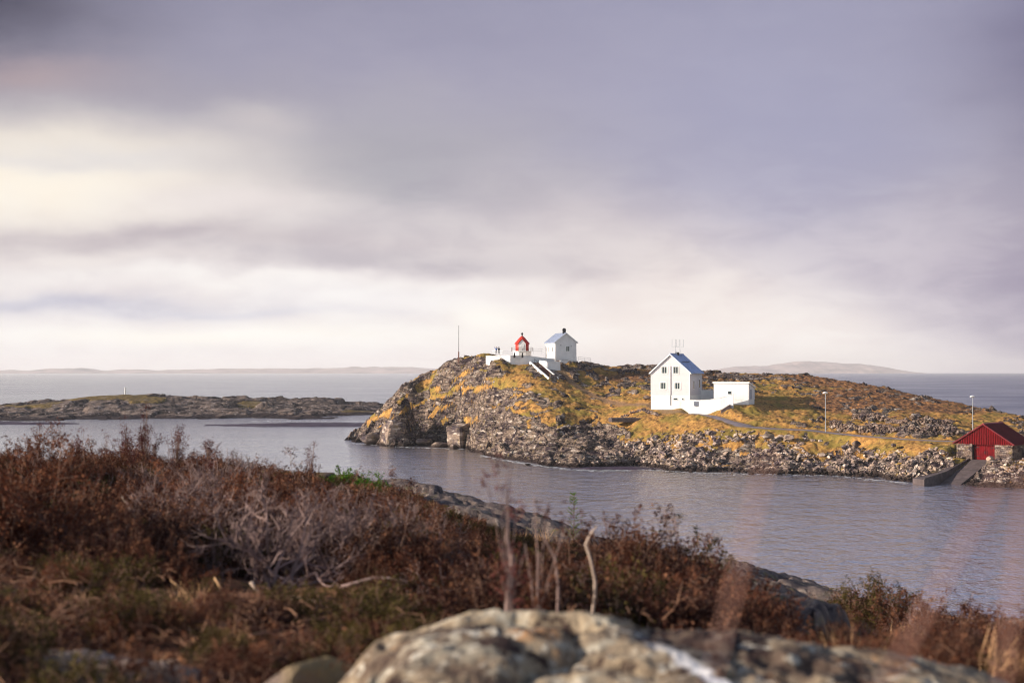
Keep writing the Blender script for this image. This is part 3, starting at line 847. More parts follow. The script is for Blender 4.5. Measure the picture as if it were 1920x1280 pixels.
# ---------------- upper keeper's house
def upper_house():
    t = thing('keeper_house', 'small white gabled house with black chimney on the hilltop beside the lighthouse', 'house', P_UPPER, A_UPPER)
    hw, L = 2.65, 7.2; zb, ze, zp = 1.05, 4.55, 6.6
    f = MB(); f.box(-hw - 0.05, hw + 0.05, -0.05, L, -2.0, zb); f.build('foundation', M['plaster'], t)
    wl = MB(); wl.prism([(-hw, zb + .003), (hw, zb + .003), (hw, ze), (0, zp), (-hw, ze)], 0, L); wl.build('wall', M['white'], t)
    sl = (zp - ze) / hw; ov = 0.35; top = 0.14; rf = MB()
    for s in (-1, 1): ribs_roof(rf, 0, zp + top, s * (hw + ov), ze - ov * sl + top, -0.3, L + 0.3, ribs=True, pitch=0.45)
    rfo = rf.build('roof', M['slate2'], t)
    ch = MB(); ch.box(-0.32, 0.32, 0.9, 1.55, zp - 0.4, zp + 1.05); ch.box(-0.38, 0.38, 0.84, 1.61, zp + 0.8, zp + 0.95)
    ch.box(-0.28, -0.08, 1.0, 1.45, zp + 1.05, zp + 1.25); ch.box(0.08, 0.28, 1.0, 1.45, zp + 1.05, zp + 1.25); ch.build('chimney', M['dark'], rfo)
    b = MB()
    for s in (-1, 1): b.prism([(0, zp + top + .02), (s * (hw + ov), ze - ov * sl + top + .02), (s * (hw + ov), ze - ov * sl - .06), (0, zp - .06)], -0.35, -0.303)
    b.build('bargeboard', M['trim'], t)
    window(t, 0.45, 2.4, 3.5, 0.85, 0, 1)
    window(t, 2.0, 2.3, 3.4, 0.55, -hw, 0, axis='x', curtain=False); window(t, 5.2, 2.3, 3.4, 0.55, -hw, 0, axis='x', curtain=False)
    l_ = MB(); l_.box(-1.35, -1.2, -0.18, -0.003, 3.65, 3.85); l_.build('wall_lamp', M['dark'], t)
    l2 = MB(); l2.box(1.25, 1.38, -0.16, -0.003, 3.45, 3.6); l2.build('wall_lamp', M['dark'], t)


upper_house()


def lighthouse():
    t = thing('lighthouse', 'small red lantern lighthouse with conical roof on a white drum base', 'lighthouse', P_LIGHT, 0)
    b = MB(); b.lathe([(2.35, -1.2), (2.35, 1.15), (2.5, 1.2), (2.5, 1.34), (1.9, 1.36)], 8, rot=R(22.5)); b.build('base', M['plaster'], t)
    ln = MB(); ln.lathe([(1.62, 1.34), (1.62, 3.2)], 12); ln.build('lantern', M['red'], t, True)
    rf = MB(); rf.lathe([(1.85, 3.05), (1.88, 3.16), (1.2, 3.95), (0.62, 4.65), (0.22, 4.95), (0.14, 5.02)], 12); rfo = rf.build('roof', M['red'], t)
    fi = MB(); fi.lathe([(0.13, 5.0), (0.14, 5.3), (0.26, 5.42), (0.27, 5.62), (0.14, 5.74), (0.04, 5.85)], 10); fi.build('finial', M['dark'], rfo, True)
    d = MB(); d.prism([(-0.85, 0.9), (0.85, 0.9), (0.85, 3.15), (0, 4.1), (-0.85, 3.15)], -2.15, -1.2); dо = d.build('porch', M['white'], t)
    dr = MB(); dr.prism([(-1.05, 3.0), (-0.0, 4.22), (1.05, 3.0), (1.05, 3.1), (0, 4.36), (-1.05, 3.1)], -2.28, -1.1); dr.build('porch_roof', M['red'], t)
    dd = MB(); dd.box(-0.42, 0.42, -2.2, -2.153, 1.0, 2.9); dd.build('door', M['trim'], dо)
    gl = MB()
    n_ = 14
    for k in range(n_):
        a = math.pi + math.pi * k / (n_ - 1)
        p = (2.6 * math.cos(a), 2.6 * math.sin(a)); gl.tube([(p[0], p[1], 1.3), (p[0], p[1], 2.2)], 0.03, 5)
    for zz in (1.75, 2.2):
        gl.tube([(2.6 * math.cos(math.pi + math.pi * k / 20), 2.6 * math.sin(math.pi + math.pi * k / 20), zz) for k in range(21)], 0.03, 5)
    gl.build('gallery_rail', M['wood'], t)


lighthouse()


def railing(name, label, pts, h=1.0, mat_=None, rails=(0.5, 1.0), group=None):
    P0 = at(*pts[0]); t = thing(name, label, 'railing', P0, group=group)
    q = [at(*p) - P0 for p in pts]; ra = MB()
    for a, b in zip(q[:-1], q[1:]):
        k = max(1, int((b - a).length / 1.6))
        for i in range(k + (1 if b is q[-1] else 0)):
            p = a.lerp(b, i / k); po = MB(); po.tube([p - Vector((0, 0, 0.3)), p + Vector((0, 0, h))], 0.028, 5); po.build('post', mat_ or M['galv'], t)
        for r_ in rails: ra.bar(a + Vector((0, 0, r_ * h)), b + Vector((0, 0, r_ * h)), 0.05)
    ra.build('rail', mat_ or M['galv'], t)


railing('terrace_railing', 'thin pale railing on the rocky terrace left of the lighthouse', [(921, 665.5, 336), (943, 666, 334), (962, 667, 334)])
railing('terrace_railing', 'thin railing between the lighthouse and the keeper house', [(1000, 661, 337), (1016, 662, 337), (1024, 667, 336)])
railing('terrace_railing', 'thin railing on the rocks right of the keeper house', [(1084, 676, 342), (1107, 678, 344)], h=0.9)

board_wall('retaining_wall', 'shaded white retaining wall section under the two standing people', [(912, 668, 676, 336.5), (921, 667.5, 678, 335.6), (942, 667, 677, 334.8)], M['plaster'], thick=0.4)
board_wall('retaining_wall', 'sunlit white retaining wall section left of the lighthouse', [(942, 667, 679, 334.6), (957, 667, 682, 332)], M['plaster'], thick=0.4)
board_wall('retaining_wall', 'long white stone retaining wall below the lighthouse', [(957, 667, 682.5, 332), (990, 667, 681.5, 333), (1016, 671, 680, 334), (1040, 673, 681, 334.6)], M['plaster'], thick=0.4)
board_wall('retaining_wall', 'white retaining wall right of the cellar building', [(1050, 676, 683, 334.2), (1066, 675, 682, 334.8), (1082, 677, 680, 336.5)], M['plaster'], thick=0.4)


def cellar():
    p = at(1039, 696, 329); t = thing('cellar_building', 'low flat white cellar building with a small teal sign beside the stairs', 'cellar', p, R(14))
    w_ = MB(); w_.box(-1.65, 1.5, 0, 3.2, -1.0, 2.15); wo_ = w_.build('wall', M['plaster'], t)
    r = MB(); r.box(-1.8, 1.65, -0.12, 3.3, 2.153, 2.3); r.build('roof', M['trim'], t)
    s = MB(); s.box(-1.70, -1.653, 0.9, 2.0, 1.25, 1.8); s.build('sign', M['sign'], t)


cellar()
p = at(1026, 690, 329)
board_wall('stair_wing_wall', 'white sloping wing wall left of the cellar building, above the stairs', [(1012, 676, 682, 331.8), (1026, 678, 693, 329.3)], M['plaster'], thick=0.25)


def stairs():
    a = at(1002, 680, 332.3); b = at(1038, 711, 321.5)
    t = thing('stair_flight', 'straight outdoor stair of brown steps between two white side walls down the hill', 'stairs', a)
    d = b - a; hd = Vector((d.x, d.y, 0)).normalized(); sd_ = Vector((hd.y, -hd.x, 0)); n_ = 26
    st = MB()
    for i in range(n_):
        p = d * ((i + 0.5) / n_); l = math.hypot(d.x, d.y) / n_
        st.add([p + sd_ * sx * 0.95 + hd * sy * l * 0.5 + Vector((0, 0, sz)) for sx, sy, sz in
                ((-1, -1, -0.8), (1, -1, -0.8), (1, 1, -0.8), (-1, 1, -0.8), (-1, -1, 0.1), (1, -1, 0.1), (1, 1, 0.1), (-1, 1, 0.1))],
               [(0, 3, 2, 1), (4, 5, 6, 7), (0, 1, 5, 4), (1, 2, 6, 5), (2, 3, 7, 6), (3, 0, 4, 7)])
    st.build('steps', M['wood'], t)
    for s in (-1, 1):
        m = MB(); q = sd_ * s * 1.12
        m.bar(q + Vector((0, 0, 0.0)), d + q + Vector((0, 0, 0.0)), 0.26, 0.75); m.build('side_wall', M['plaster'], t)
    r = MB()
    r.bar(sd_ * 0.0 + Vector((0, 0, 0.9)), d + Vector((0, 0, 0.9)), 0.05)
    for i in range(7): p = d * (i / 6); r.tube([p, p + Vector((0, 0, 0.9))], 0.03, 5)
    r.build('handrail', M['dark'], t)


stairs()

# flagpole, posts
p = at(860, 674, 362)
t = thing('mast', 'tall thin pole with a thicker brown foot at the left end of the hilltop', 'pole', p)
m = MB(); m.tube([(0, 0, -0.8), (0, 0, 2.0)], 0.16, 8); m.build('foot', M['wood'], t)
m = MB(); m.tube([(0.0, 0, 1.9), (0.02, 0, 8.7)], [0.10, 0.075], 6); m.build('pole', M['polegrey'], t)
for u, lb in ((964.5, 'short dark post on the terrace wall directly below the lighthouse, the left one'), (979.5, 'short dark post on the terrace wall directly below the lighthouse, the right one')):
    p = at(u, 669, 331.6); m = MB()
    m.lathe([(0.22, -0.2), (0.20, 0.5), (0.13, 0.62), (0.17, 0.75), (0.16, 0.95), (0.05, 1.02)], 8)
    o = m.build('bollard', M['dark'], None, True); o.location = p; tag(o, lb, 'post', 'dark posts on the terrace wall')


# ---------------- people
def skin_obj(name, verts, edges, rad, mat_, parent):
    me = bpy.data.meshes.new(name); me.from_pydata(verts, edges, []); o = bpy.data.objects.new(name, me); COL.objects.link(o)
    me.materials.append(mat_); o.parent = parent
    sk = o.modifiers.new('skin', 'SKIN'); sk.use_smooth_shade = True
    o.modifiers.new('sub', 'SUBSURF').levels = 1; o.modifiers['sub'].render_levels = 1
    sv = me.skin_vertices[0].data if me.skin_vertices else None
    if sv is None:
        return o
    for i, r_ in enumerate(rad):
        sv[i].radius = (r_, r_) if not hasattr(r_, '__len__') else r_
    sv[0].use_root = True
    return o


def skin_mesh(name, verts, edges, rad, mat_, parent):
    """skinned chain turned into a real mesh"""
    me = bpy.data.meshes.new(name); me.from_pydata(verts, edges, []); o = bpy.data.objects.new(name, me)
    sk = o.modifiers.new('skin', 'SKIN'); sk.use_smooth_shade = True
    sb = o.modifiers.new('sub', 'SUBSURF'); sb.levels = 1; sb.render_levels = 1
    COL.objects.link(o)
    if not me.skin_vertices:
        bpy.context.view_layer.objects.active = o
        bm = bmesh.new(); bm.from_mesh(me); bm.verts.layers.skin.verify(); bm.to_mesh(me); bm.free()
    sv = me.skin_vertices[0].data
    for i, r_ in enumerate(rad): sv[i].radius = (r_, r_) if not hasattr(r_, '__len__') else r_
    sv[0].use_root = True
    me.materials.append(mat_); o.parent = parent
    return o


M['skin'] = mat('skin', (0.45, 0.26, 0.19), 0.6, 0.05, 4, 0)
M['bluejacket'] = mat('blue_jacket', (0.03, 0.12, 0.40), 0.8, 0.1, 4, 0)
M['blackjacket'] = mat('black_jacket', (0.02, 0.02, 0.025), 0.8, 0.1, 4, 0)
M['trousers'] = mat('dark_trousers', (0.05, 0.055, 0.08), 0.8, 0.1, 4, 0)
M['hair'] = mat('dark_hair', (0.04, 0.025, 0.02), 0.8, 0.1, 4, 0)


def person(loc, rz, label, jacket, arms):
    t = thing('person', label, 'person', loc, rz, None)
    J = [(0, 0, .95), (0, 0, 1.18), (0, 0, 1.42), (0, 0, 1.52), (0, -.01, 1.62), (0, -.01, 1.74)]
    ed = [(0, 1), (1, 2), (2, 3), (3, 4), (4, 5)]; rad = [.14, .13, .14, .06, .095, .085]
    b = 6
    for s, ch in ((-1, arms[0]), (1, arms[1])):
        J += [(s * .19, 0, 1.42)] + [(s * x, y, z) for x, y, z in ch]; ed += [(2, b), (b, b + 1), (b + 1, b + 2), (b + 2, b + 3)]; rad += [.065, .048, .036, .03]; b += 4
    for s in (-1, 1):
        J += [(s * .10, 0, .90), (s * .12, -.02, .50), (s * .13, .03, .08), (s * .14, -.12, .04)]
        ed += [(0, b), (b, b + 1), (b + 1, b + 2), (b + 2, b + 3)]; rad += [.095, .065, .045, .04]; b += 4
    body = skin_mesh('body', J, ed, rad, M['skin'], t)
    jv = [J[0], J[1], J[2]] + [J[6], J[7], J[8]] + [J[10], J[11], J[12]]
    je = [(0, 1), (1, 2), (2, 3), (3, 4), (4, 5), (2, 6), (6, 7), (7, 8)]
    skin_mesh('jacket', jv, je, [.175, .165, .17, .085, .07, .055, .085, .07, .055], jacket, t)
    lv = [J[0], J[14], J[15], (J[16][0], J[16][1], .12), J[18], J[19], (J[20][0], J[20][1], .12)]
    skin_mesh('trousers', lv, [(0, 1), (1, 2), (2, 3), (0, 4), (4, 5), (5, 6)], [.15, .11, .085, .07, .11, .085, .07], M['trousers'], t)
    hr = MB(); hr.lathe([(.105, 1.63), (.118, 1.70), (.10, 1.79), (.05, 1.835)], 10, cy=.015); hr.build('hair', M['hair'], t, True)
    for sx in (-1, 1):
        hd = MB(); e = (J[9] if sx < 0 else J[13])
        for k in range(5): hd.tube([(e[0] + (k - 2) * .016, e[1], e[2]), (e[0] + (k - 2) * .02, e[1] - .03, e[2] + .06)], .008, 4)
        hd.build('hand', M['skin'], t)
    return t


person(at(930.5, 664.5, 337), R(185), 'person in a blue jacket with both arms raised on the hilltop rock', M['bluejacket'],
       ([(.30, -.05, 1.50), (.33, -.22, 1.66), (.30, -.26, 1.72)], [(.34, 0, 1.52), (.42, -.1, 1.74), (.42, -.12, 1.82)]))
person(at(935.5, 664.2, 337.2), R(175), 'person in black beside the blue-jacketed one on the hilltop rock', M['blackjacket'],
       ([(.25, .02, 1.18), (.22, -.16, 1.08), (.20, -.2, 1.06)], [(.28, -.05, 1.20), (.25, -.24, 1.34), (.2, -.28, 1.40)]))

# ---------------- street lamps
def lamp(u, v, Y, hgt, lb):
    p = at(u, v, Y); t = thing('street_lamp', lb, 'street lamp', p, 0, 'street lamps by the shore road')
    m = MB(); m.tube([(0, 0, -0.3), (0, 0, 1.2)], 0.11, 8); m.tube([(0, 0, 1.2), (0, 0, hgt)], [0.085, 0.06], 8); m.build('pole', M['galv'], t)
    h_ = MB(); h_.tube([(-.5, -.05, hgt + .02), (-.1, 0, hgt + .12), (.22, 0, hgt + .10), (.42, 0, hgt + .0)], [.10, .17, .17, .08], 8); h_.build('lamp_head', M['lampw'], t, True)


lamp(1548, 808, 266.5, 7.1, 'white street lamp where the road bends, beside the drystone wall')
lamp(1824, 806, 262, 6.1, 'white street lamp standing behind the red boathouse roof')


# ---------------- boathouse
def stones_wall(m, x0, x1, z0, z1, y, rr, size=0.34, depth=0.12, axis='y'):
    z = z0
    while z < z1 - 0.05:
        h_ = min(rr.uniform(0.14, 0.30) * size / 0.34, z1 - z); x = x0 - rr.uniform(0, 0.15)
        while x < x1:
            w_ = rr.uniform(0.3, 0.75) * size / 0.34; a = max(x, x0); b = min(x + w_, x1)
            if b - a > 0.08:
                d = rr.uniform(0.02, depth); g_ = 0.02
                if axis == 'y': m.box(a + g_, b - g_, y - d, y + 0.15, z + g_, z + h_ - g_)
                else: m.box(y - 0.15, y + d, a + g_, b - g_, z + g_, z + h_ - g_)
            x += w_
        z += h_


def boathouse():
    t = thing('boathouse', 'stone boathouse with red boarded gable, red roof and red double door at the slipway', 'boathouse', P_BOAT, A_BOAT)
    rr = random.Random(5)
    hw, L = 4.75, 7.2; zt = 2.62; d0, d1 = -2.0, 1.85
    core = MB(); core.box(-hw + .1, d0, 0.12, L, -2.2, zt); core.box(d1, hw - .1, 0.12, L, -2.2, zt); core.box(d0, d1, L - .4, L, -2, zt)
    core.box(d0, d1, 0.95, L - .4, -2, -0.02)
    core.cur = 1
    stones_wall(core, -hw, d0, -2.0, zt, 0.0, rr); stones_wall(core, d1, hw, -2.0, zt, 0.0, rr); stones_wall(core, 0.0, L, -2.0, zt, hw, rr, axis='x')
    core.build('stone_wall', [M['dark'], M['drystone']], t)
    dr = MB()
    k = 12
    for i in range(k):
        a = d0 + .15 + (d1 - d0 - .15) * i / k; b = d0 + .15 + (d1 - d0 - .15) * (i + 1) / k
        dr.box(a + .012, b - .012, 0.62 + .01 * (i % 2), 0.70, 0.0, 2.55)
    dr.box(d0, d1, .70, .76, 0, 2.6)
    do = dr.build('door', M['boatred'], t)
    for zz in (.55, 2.0):
        for xa, xb in ((d0 + .2, d0 + .95), (d1 - .9, d1 - .15)): hg = MB(); hg.box(xa, xb, .585, .612, zz, zz + .08); hg.build('hinge', M['dark'], do)
    hd_ = MB(); hd_.box(-.16, -.02, .56, .612, 1.1, 1.35); hd_.build('handle', M['dark'], do)
    zp = 5.95; ov = .55; sl = (zp - zt) / (hw + ov); fl = zt - 0.02
    gb = MB(); n_ = 34
    gb.prism([(-hw - ov + .15, fl), (hw + ov - .15, fl), (0, zp - .12)], 0.02, 0.10)
    for i in range(n_):
        a = -hw - ov + .2 + (2 * (hw + ov) - .4) * i / n_; b = a + (2 * (hw + ov) - .4) / n_ * 0.55
        top = lambda x: zp - .14 - abs(x) * sl
        gb.prism([(a, fl - .08), (b, fl - .08), (b, max(top(b), fl)), (a, max(top(a), fl))], -0.09, 0.018)
    gb.build('gable', M['boatred'], t)
    rf = MB()
    for s in (-1, 1): ribs_roof(rf, 0, zp + .05, s * (hw + ov), zt + .05, -0.35, L + .35, 0.1, True, 0.33)
    rfo = rf.build('roof', M['roofred'], t)
    b_ = MB()
    for s in (-1, 1): b_.prism([(0, zp + .08), (s * (hw + ov), zt + .08), (s * (hw + ov), zt - .14), (0, zp - .14)], -0.40, -0.353)
    b_.build('bargeboard', M['roofred'], t)
    r2 = MB(); r2.prism([(-.22, zp + .0), (.22, zp + .0), (0, zp + .17)], -0.36, L + .36); r2.build('ridge_cap', mat('ridge_red', (0.35, 0.05, 0.06), 0.5), rfo)


boathouse()
c_, s__ = math.cos(A_BOAT), math.sin(A_BOAT)


def bl(x, y, z): return Vector((P_BOAT.x + x * c_ - y * s__, P_BOAT.y + x * s__ + y * c_, P_BOAT.z + z))


m = MB(); rr = random.Random(3)
nst = 30
for i in range(nst):
    y1 = 1.2 - i * 0.62; y0 = y1 - 0.58
    z1 = min(y1, 0) * .285; z0 = min(y0, 0) * .285; j = rr.uniform(-.02, .02)
    m.add([(-2.15, y0, z0 + j), (1.2, y0, z0 + j), (1.2, y1, z1 + j), (-2.15, y1, z1 + j), (-2.15, y0, z0 - .5), (1.2, y0, z0 - .5), (1.2, y1, z1 - .5), (-2.15, y1, z1 - .5)],
          [(0, 1, 2, 3), (7, 6, 5, 4), (0, 4, 5, 1), (1, 5, 6, 2), (2, 6, 7, 3), (3, 7, 4, 0)])
o = m.build('slipway', M['concrete']); o.location = P_BOAT; o.rotation_euler = (0, 0, A_BOAT)
tag(o, 'concrete boat slipway running from the red boathouse door down into the water', 'slipway')
# jetty
t = thing('jetty', 'low dark concrete jetty left of the slipway, its top sloping to the water', 'jetty', P_BOAT, A_BOAT)
m = MB()
m.add([(-2.45, .6, -1.0), (-2.45, .6, .1), (-3.7, .6, .1), (-3.7, .6, -1), (-2.45, -9, -3), (-2.45, -9, -1.75), (-3.7, -9, -1.7), (-3.7, -9, -3),
       (-2.6, -16.5, -5.5), (-2.6, -16.5, -2.45), (-5.0, -15.6, -2.4), (-5.0, -15.6, -5.5)],
      [(0, 1, 2, 3), (0, 4, 5, 1), (1, 5, 6, 2), (2, 6, 7, 3), (3, 7, 4, 0), (4, 8, 9, 5), (5, 9, 10, 6), (6, 10, 11, 7), (7, 11, 8, 4), (8, 11, 10, 9)])
m.build('deck', M['concrete'], t)
k_ = MB(); k_.bar((-2.55, .5, .2), (-2.55, -9, -1.66), .2, .2); k_.bar((-2.55, -9, -1.66), (-2.7, -16.3, -2.36), .2, .2); k_.build('kerb', M['concrete'], t)

# ---------------- rocks
def hull_rock(seed, n=16, flat=0.6, sub=0):
    r_ = random.Random(seed); bm = bmesh.new()
    for i in range(n):
        v = Vector((r_.gauss(0, 1), r_.gauss(0, 1), r_.gauss(0, 1))).normalized() * r_.uniform(.8, 1.0)
        bm.verts.new((v.x, v.y * .75, v.z * flat))
    res = bmesh.ops.convex_hull(bm, input=bm.verts)
    bmesh.ops.delete(bm, geom=[g_ for g_ in res['geom_interior'] if isinstance(g_, bmesh.types.BMVert)], context='VERTS')
    if sub:
        bmesh.ops.bevel(bm, geom=list(bm.edges), offset=.05, segments=1, affect='EDGES')
    bmesh.ops.triangulate(bm, faces=bm.faces)
    me = bpy.data.meshes.new('boulder'); bm.to_mesh(me); bm.free(); return me


RV = [hull_rock(100 + i, 12 + i % 5 * 2, 0.45 + 0.07 * (i % 4)) for i in range(12)]
RVd = []
for me in RV:
    me.materials.append(M['rubble'])
    v = np.zeros(len(me.vertices) * 3); me.vertices.foreach_get('co', v); f = np.zeros(len(me.polygons) * 3, np.int32); me.polygons.foreach_get('vertices', f)
    RVd.append((v.reshape(-1, 3), f.reshape(-1, 3)))


def eulmat(rx, ry, rz):
    return np.array(Matrix.Rotation(rz, 3, 'Z') @ Matrix.Rotation(ry, 3, 'Y') @ Matrix.Rotation(rx, 3, 'X'))


def merged_rocks(name, items, material):
    V = []; F = []; b = 0
    for (x, y, z, s, rx, ry, rz, k) in items:
        v, f = RVd[k]; vv = (v * s) @ eulmat(rx, ry, rz).T + np.array([x, y, z]); V.append(vv); F.append(f + b); b += len(v)
    me = np_mesh(name, np.concatenate(V), np.concatenate(F), False); return link_mesh(name, me, material)


rg = np.random.default_rng(4)
EDGE = [(1050, 868), (1100, 858), (1150, 838), (1200, 822), (1250, 812), (1330, 806), (1420, 812), (1500, 822), (1560, 828), (1600, 845), (1700, 846), (1790, 838), (1812, 850), (1870, 858), (1905, 850), (2000, 850), (2250, 868)]
items = []
NC = 500000
cu = rg.uniform(1040, 2050, NC); cY = rg.uniform(218, 300, NC); cxx = (cu - 960) * cY / FPX
czz = bilin(ISLZ, gx[0], gy[0], DX, DY, cxx, cY); cv = VH + (CAMH - czz) * FPX / cY
clim = np.interp(cu, [a for a, _ in EDGE], [b for _, b in EDGE]); cvs = np.interp(cu, [a for a, _ in SH], [b for _, b in SH])
clx, cly = local(cxx, cY, P_BOAT, A_BOAT)
okk = (czz > -.5) & (cv > clim - 2) & (cv < cvs + 5)
okk &= ~((clx > -3.4) & (clx < 1.45) & (cly > -18) & (cly < 9)) & ~((clx > 0) & (clx < 3.0) & (cly > -2.5) & (cly < 1)) & ~((np.abs(clx) < 5.4) & (cly > -.6) & (cly < 9))
okk &= ~((cv < clim + 5) & (rg.random(NC) < .5)) & ~((cu < 1150) & (rg.random(NC) < .55))
okk &= ~((fbm(cxx / 5, cY / 5, 2, 9) < -.28) & (cv < cvs - 12))
for i in np.nonzero(okk)[0][:4600]:
    u, x, Y, z = cu[i], cxx[i], cY[i], czz[i]
    s = min(1.4, 0.22 + rg.gamma(1.4, 0.145))
    if clx[i] > 2.4: s *= .62
    elif u > 1640: s *= .78
    items.append((x, Y, z + s * .12, s, rg.normal(0, .35), rg.normal(-.25, .3), rg.uniform(0, 6.28), int(rg.integers(12))))
items.sort(key=lambda q: -q[3])
big, small = items[:280], items[280:]
o = merged_rocks('rubble_stones', small, M['rubble']); tag(o, 'countless small broken stones covering the island shore between the larger boulders', 'stones', kind='stuff')
for (x, y, z, s, rx_, ry_, rz2, k) in big:
    uu = 960 + x / y * FPX
    lb, gp = (('grey angular boulder in the rubble shore below the white house', 'boulders below the white house') if uu < 1420 else
              ('grey angular boulder in the rubble shore between street lamp and jetty', 'boulders between lamp and jetty') if uu < 1800 else
              ('grey angular boulder in the rubble bank right of the slipway', 'boulders right of the slipway'))
    o = bpy.data.objects.new('boulder', RV[k]); COL.objects.link(o); o.location = (x, y, z); o.scale = (s, s, s); o.rotation_euler = (rx_, ry_, rz2); tag(o, lb, 'boulder', gp)

# single rocks one can point at
RB = [hull_rock(300 + i, 22, 0.8, 1) for i in range(6)]
for me in RB: me.materials.append(M['rock'])


def big_rock(u, v, Y, sx, sy, sz, rz, lb, k=0, tilt=0.0, name='boulder', cat='boulder', material=None, group=None):
    p = at(u, v, Y); o = bpy.data.objects.new(name, RB[k]); COL.objects.link(o); o.location = p; o.scale = (sx, sy, sz); o.rotation_euler = (0.1, tilt, rz)
    tag(o, lb, cat, group); return o


def block_rock(u, v, Y, dims, rot, lb, seed):
    r_ = random.Random(seed); bm = bmesh.new(); bmesh.ops.create_cube(bm, size=1.0)
    bmesh.ops.bevel(bm, geom=list(bm.edges), offset=.10, segments=1, affect='EDGES')
    bmesh.ops.subdivide_edges(bm, edges=bm.edges, cuts=3, use_grid_fill=True)
    for v_ in bm.verts:
        c = v_.co; nz = fbm(np.array([c.x * 3 + c.z * 2]), np.array([c.y * 3 - c.z * 1.3]), 3, seed)[0]
        v_.co = c * (1 + .14 * nz) + Vector((r_.uniform(-.012, .012), r_.uniform(-.012, .012), r_.uniform(-.012, .012)))
    me = bpy.data.meshes.new('boulder'); bm.to_mesh(me); bm.free(); me.materials.append(M['rock'])
    o = bpy.data.objects.new('boulder', me); COL.objects.link(o); o.location = at(u, v, Y); o.scale = dims; o.rotation_euler = rot; tag(o, lb, 'boulder'); return o


block_rock(738, 812, 345, (4.4, 4.5, 6.2), (.06, .18, .5), 'huge squarish block of rock standing in the sea before the cave', 5)
big_rock(705, 822, 352, 4.5, 3, 2.6, .4, 'dark wedge of rock at the foot of the left headland', 1)
big_rock(795, 828, 346, 3.6, 2.5, 1.5, .9, 'dark low boulder at the mouth of the sea cave', 2)
big_rock(824, 836, 338, 2.6, 2.0, 1.5, .2, 'brown boulder at the waterline in front of the cave', 3)
big_rock(852, 840, 331, 2.3, 1.8, 1.5, 1.3, 'pale pointed boulder at the right side of the cave mouth', 4)
block_rock(862, 815, 336, (4.5, 4.5, 5.2), (.1, -.25, .9), 'pale slab of rock forming the right wall of the sea cave', 8)
block_rock(812, 786, 366, (5, 4, 5.4), (.2, .1, .3), 'grey bulging rock face above the sea cave', 11)
for q in [(1176, 877, 265.5, 1.2, .7, .5, .2, 'dark wedge-shaped rock in the water left of the rubble shore', 0), (1225, 881, 261, 1.0, .8, .5, 1.2, 'dark rock awash near the left end of the rubble shore', 2),
          (1430, 888, 251.5, 1.0, .7, .35, .5, 'flat dark rock awash below the middle of the rubble shore', 3), (1560, 892, 246, .8, .6, .3, .9, 'small dark rock awash below the street lamp', 4),
          (990, 870, 274, .9, .6, .28, .9, 'small dark rock in open water left of the weed shore', 5)]:
    big_rock(*q, name='sea_rock', cat='rock')
for q in [(1606, 831, 252.3, 1.05, .8, .85, .4, 'round pale boulder on the grass strip left of the boathouse', 1), (1675, 834, 249.5, .95, .8, .6, 1.4, 'pale boulder lying on flat stones in the grass strip', 2),
          (1585, 838, 251, .8, .6, .7, 0, 'tilted grey boulder at the edge of the grass strip', 5), (1213, 745, 302, 1.3, .9, .7, .3, 'white boulder in the grass just left of the tall house', 4),
          (1440, 818, 264, 1.6, .9, .8, .3, 'large dark slab boulder at the top of the rubble below the road', 3), (1480, 820, 263, 1.7, 1, .9, 2.2, 'large tilted slab boulder at the top of the rubble, right of the dark one', 0),
          (1384, 822, 266, 1.3, .9, .8, 1.0, 'pale boulder at the top of the rubble near the road bend', 1)]:
    o = big_rock(*q)

# flat concrete slab below the house
p = at(1173, 785, 288.5); m = MB(); m.box(-3.2, 3.2, -1.6, 1.6, -.6, .22)
o = m.build('concrete_slab', M['concrete']); o.location = p; o.rotation_euler = (0, 0, R(8)); tag(o, 'flat dark concrete slab lying in the orange grass left below the tall house', 'slab')

# drystone wall behind the road
def rubble_wall(pts, lb, w_=0.9, h_=1.3, seed=1, n_=700):
    P0 = at(*pts[0]); r_ = np.random.default_rng(seed); q = [at(*p) for p in pts]; L = [0]
    for a, b in zip(q[:-1], q[1:]): L.append(L[-1] + (b - a).length)
    V = []; F = []; b0 = 0
    for i in range(n_):
        s = r_.uniform(0, L[-1]); c = [np.interp(s, L, [p_[k] for p_ in q]) for k in range(3)]
        t_ = r_.uniform(0, 1); hh = h_ * (.75 + .35 * math.sin(s * .5) * math.sin(s * .17 + seed)); off = r_.uniform(-1, 1) * w_ * (1.25 - .7 * t_)
        k = int(r_.integers(12)); v, f = RVd[k]; sz = r_.uniform(.2, .5)
        x, y = c[0] + r_.normal(0, .1), c[1] + off
        vv = (v * sz) @ eulmat(r_.normal(0, .4), r_.normal(0, .4), r_.uniform(0, 6.28)).T + np.array([x, y, gz(x, y) + t_ * hh]) - np.array(P0)
        V.append(vv); F.append(f + b0); b0 += len(v)
    me = np_mesh('stone_wall', np.concatenate(V), np.concatenate(F), False); o = link_mesh('stone_wall', me, M['drystone']); o.location = P0; tag(o, lb, 'stone wall')


rubble_wall([(1558, 806, 271), (1610, 812, 266), (1660, 816, 262), (1720, 819, 259.5), (1795, 822, 257)], 'rough drystone wall running along the road from lamp to boathouse', 1.0, 1.5, 2, 1500)
rubble_wall([(1600, 800, 279), (1660, 803, 274), (1690, 806, 270), (1735, 803, 268), (1785, 806, 266)], 'second tumbled stone wall just behind the roadside wall', 1.1, 1.3, 6, 1100)
rubble_wall([(1165, 768, 294), (1200, 768, 293), (1235, 774, 287)], 'low line of pale stones in the grass left of the tall house', .5, .35, 9, 160)

# ------------------------------------------------------------------ low islet on the left
ic = []


def CI(u, v, Y): p = at(u, v, Y); ic.append((p.x, p.y, p.z))


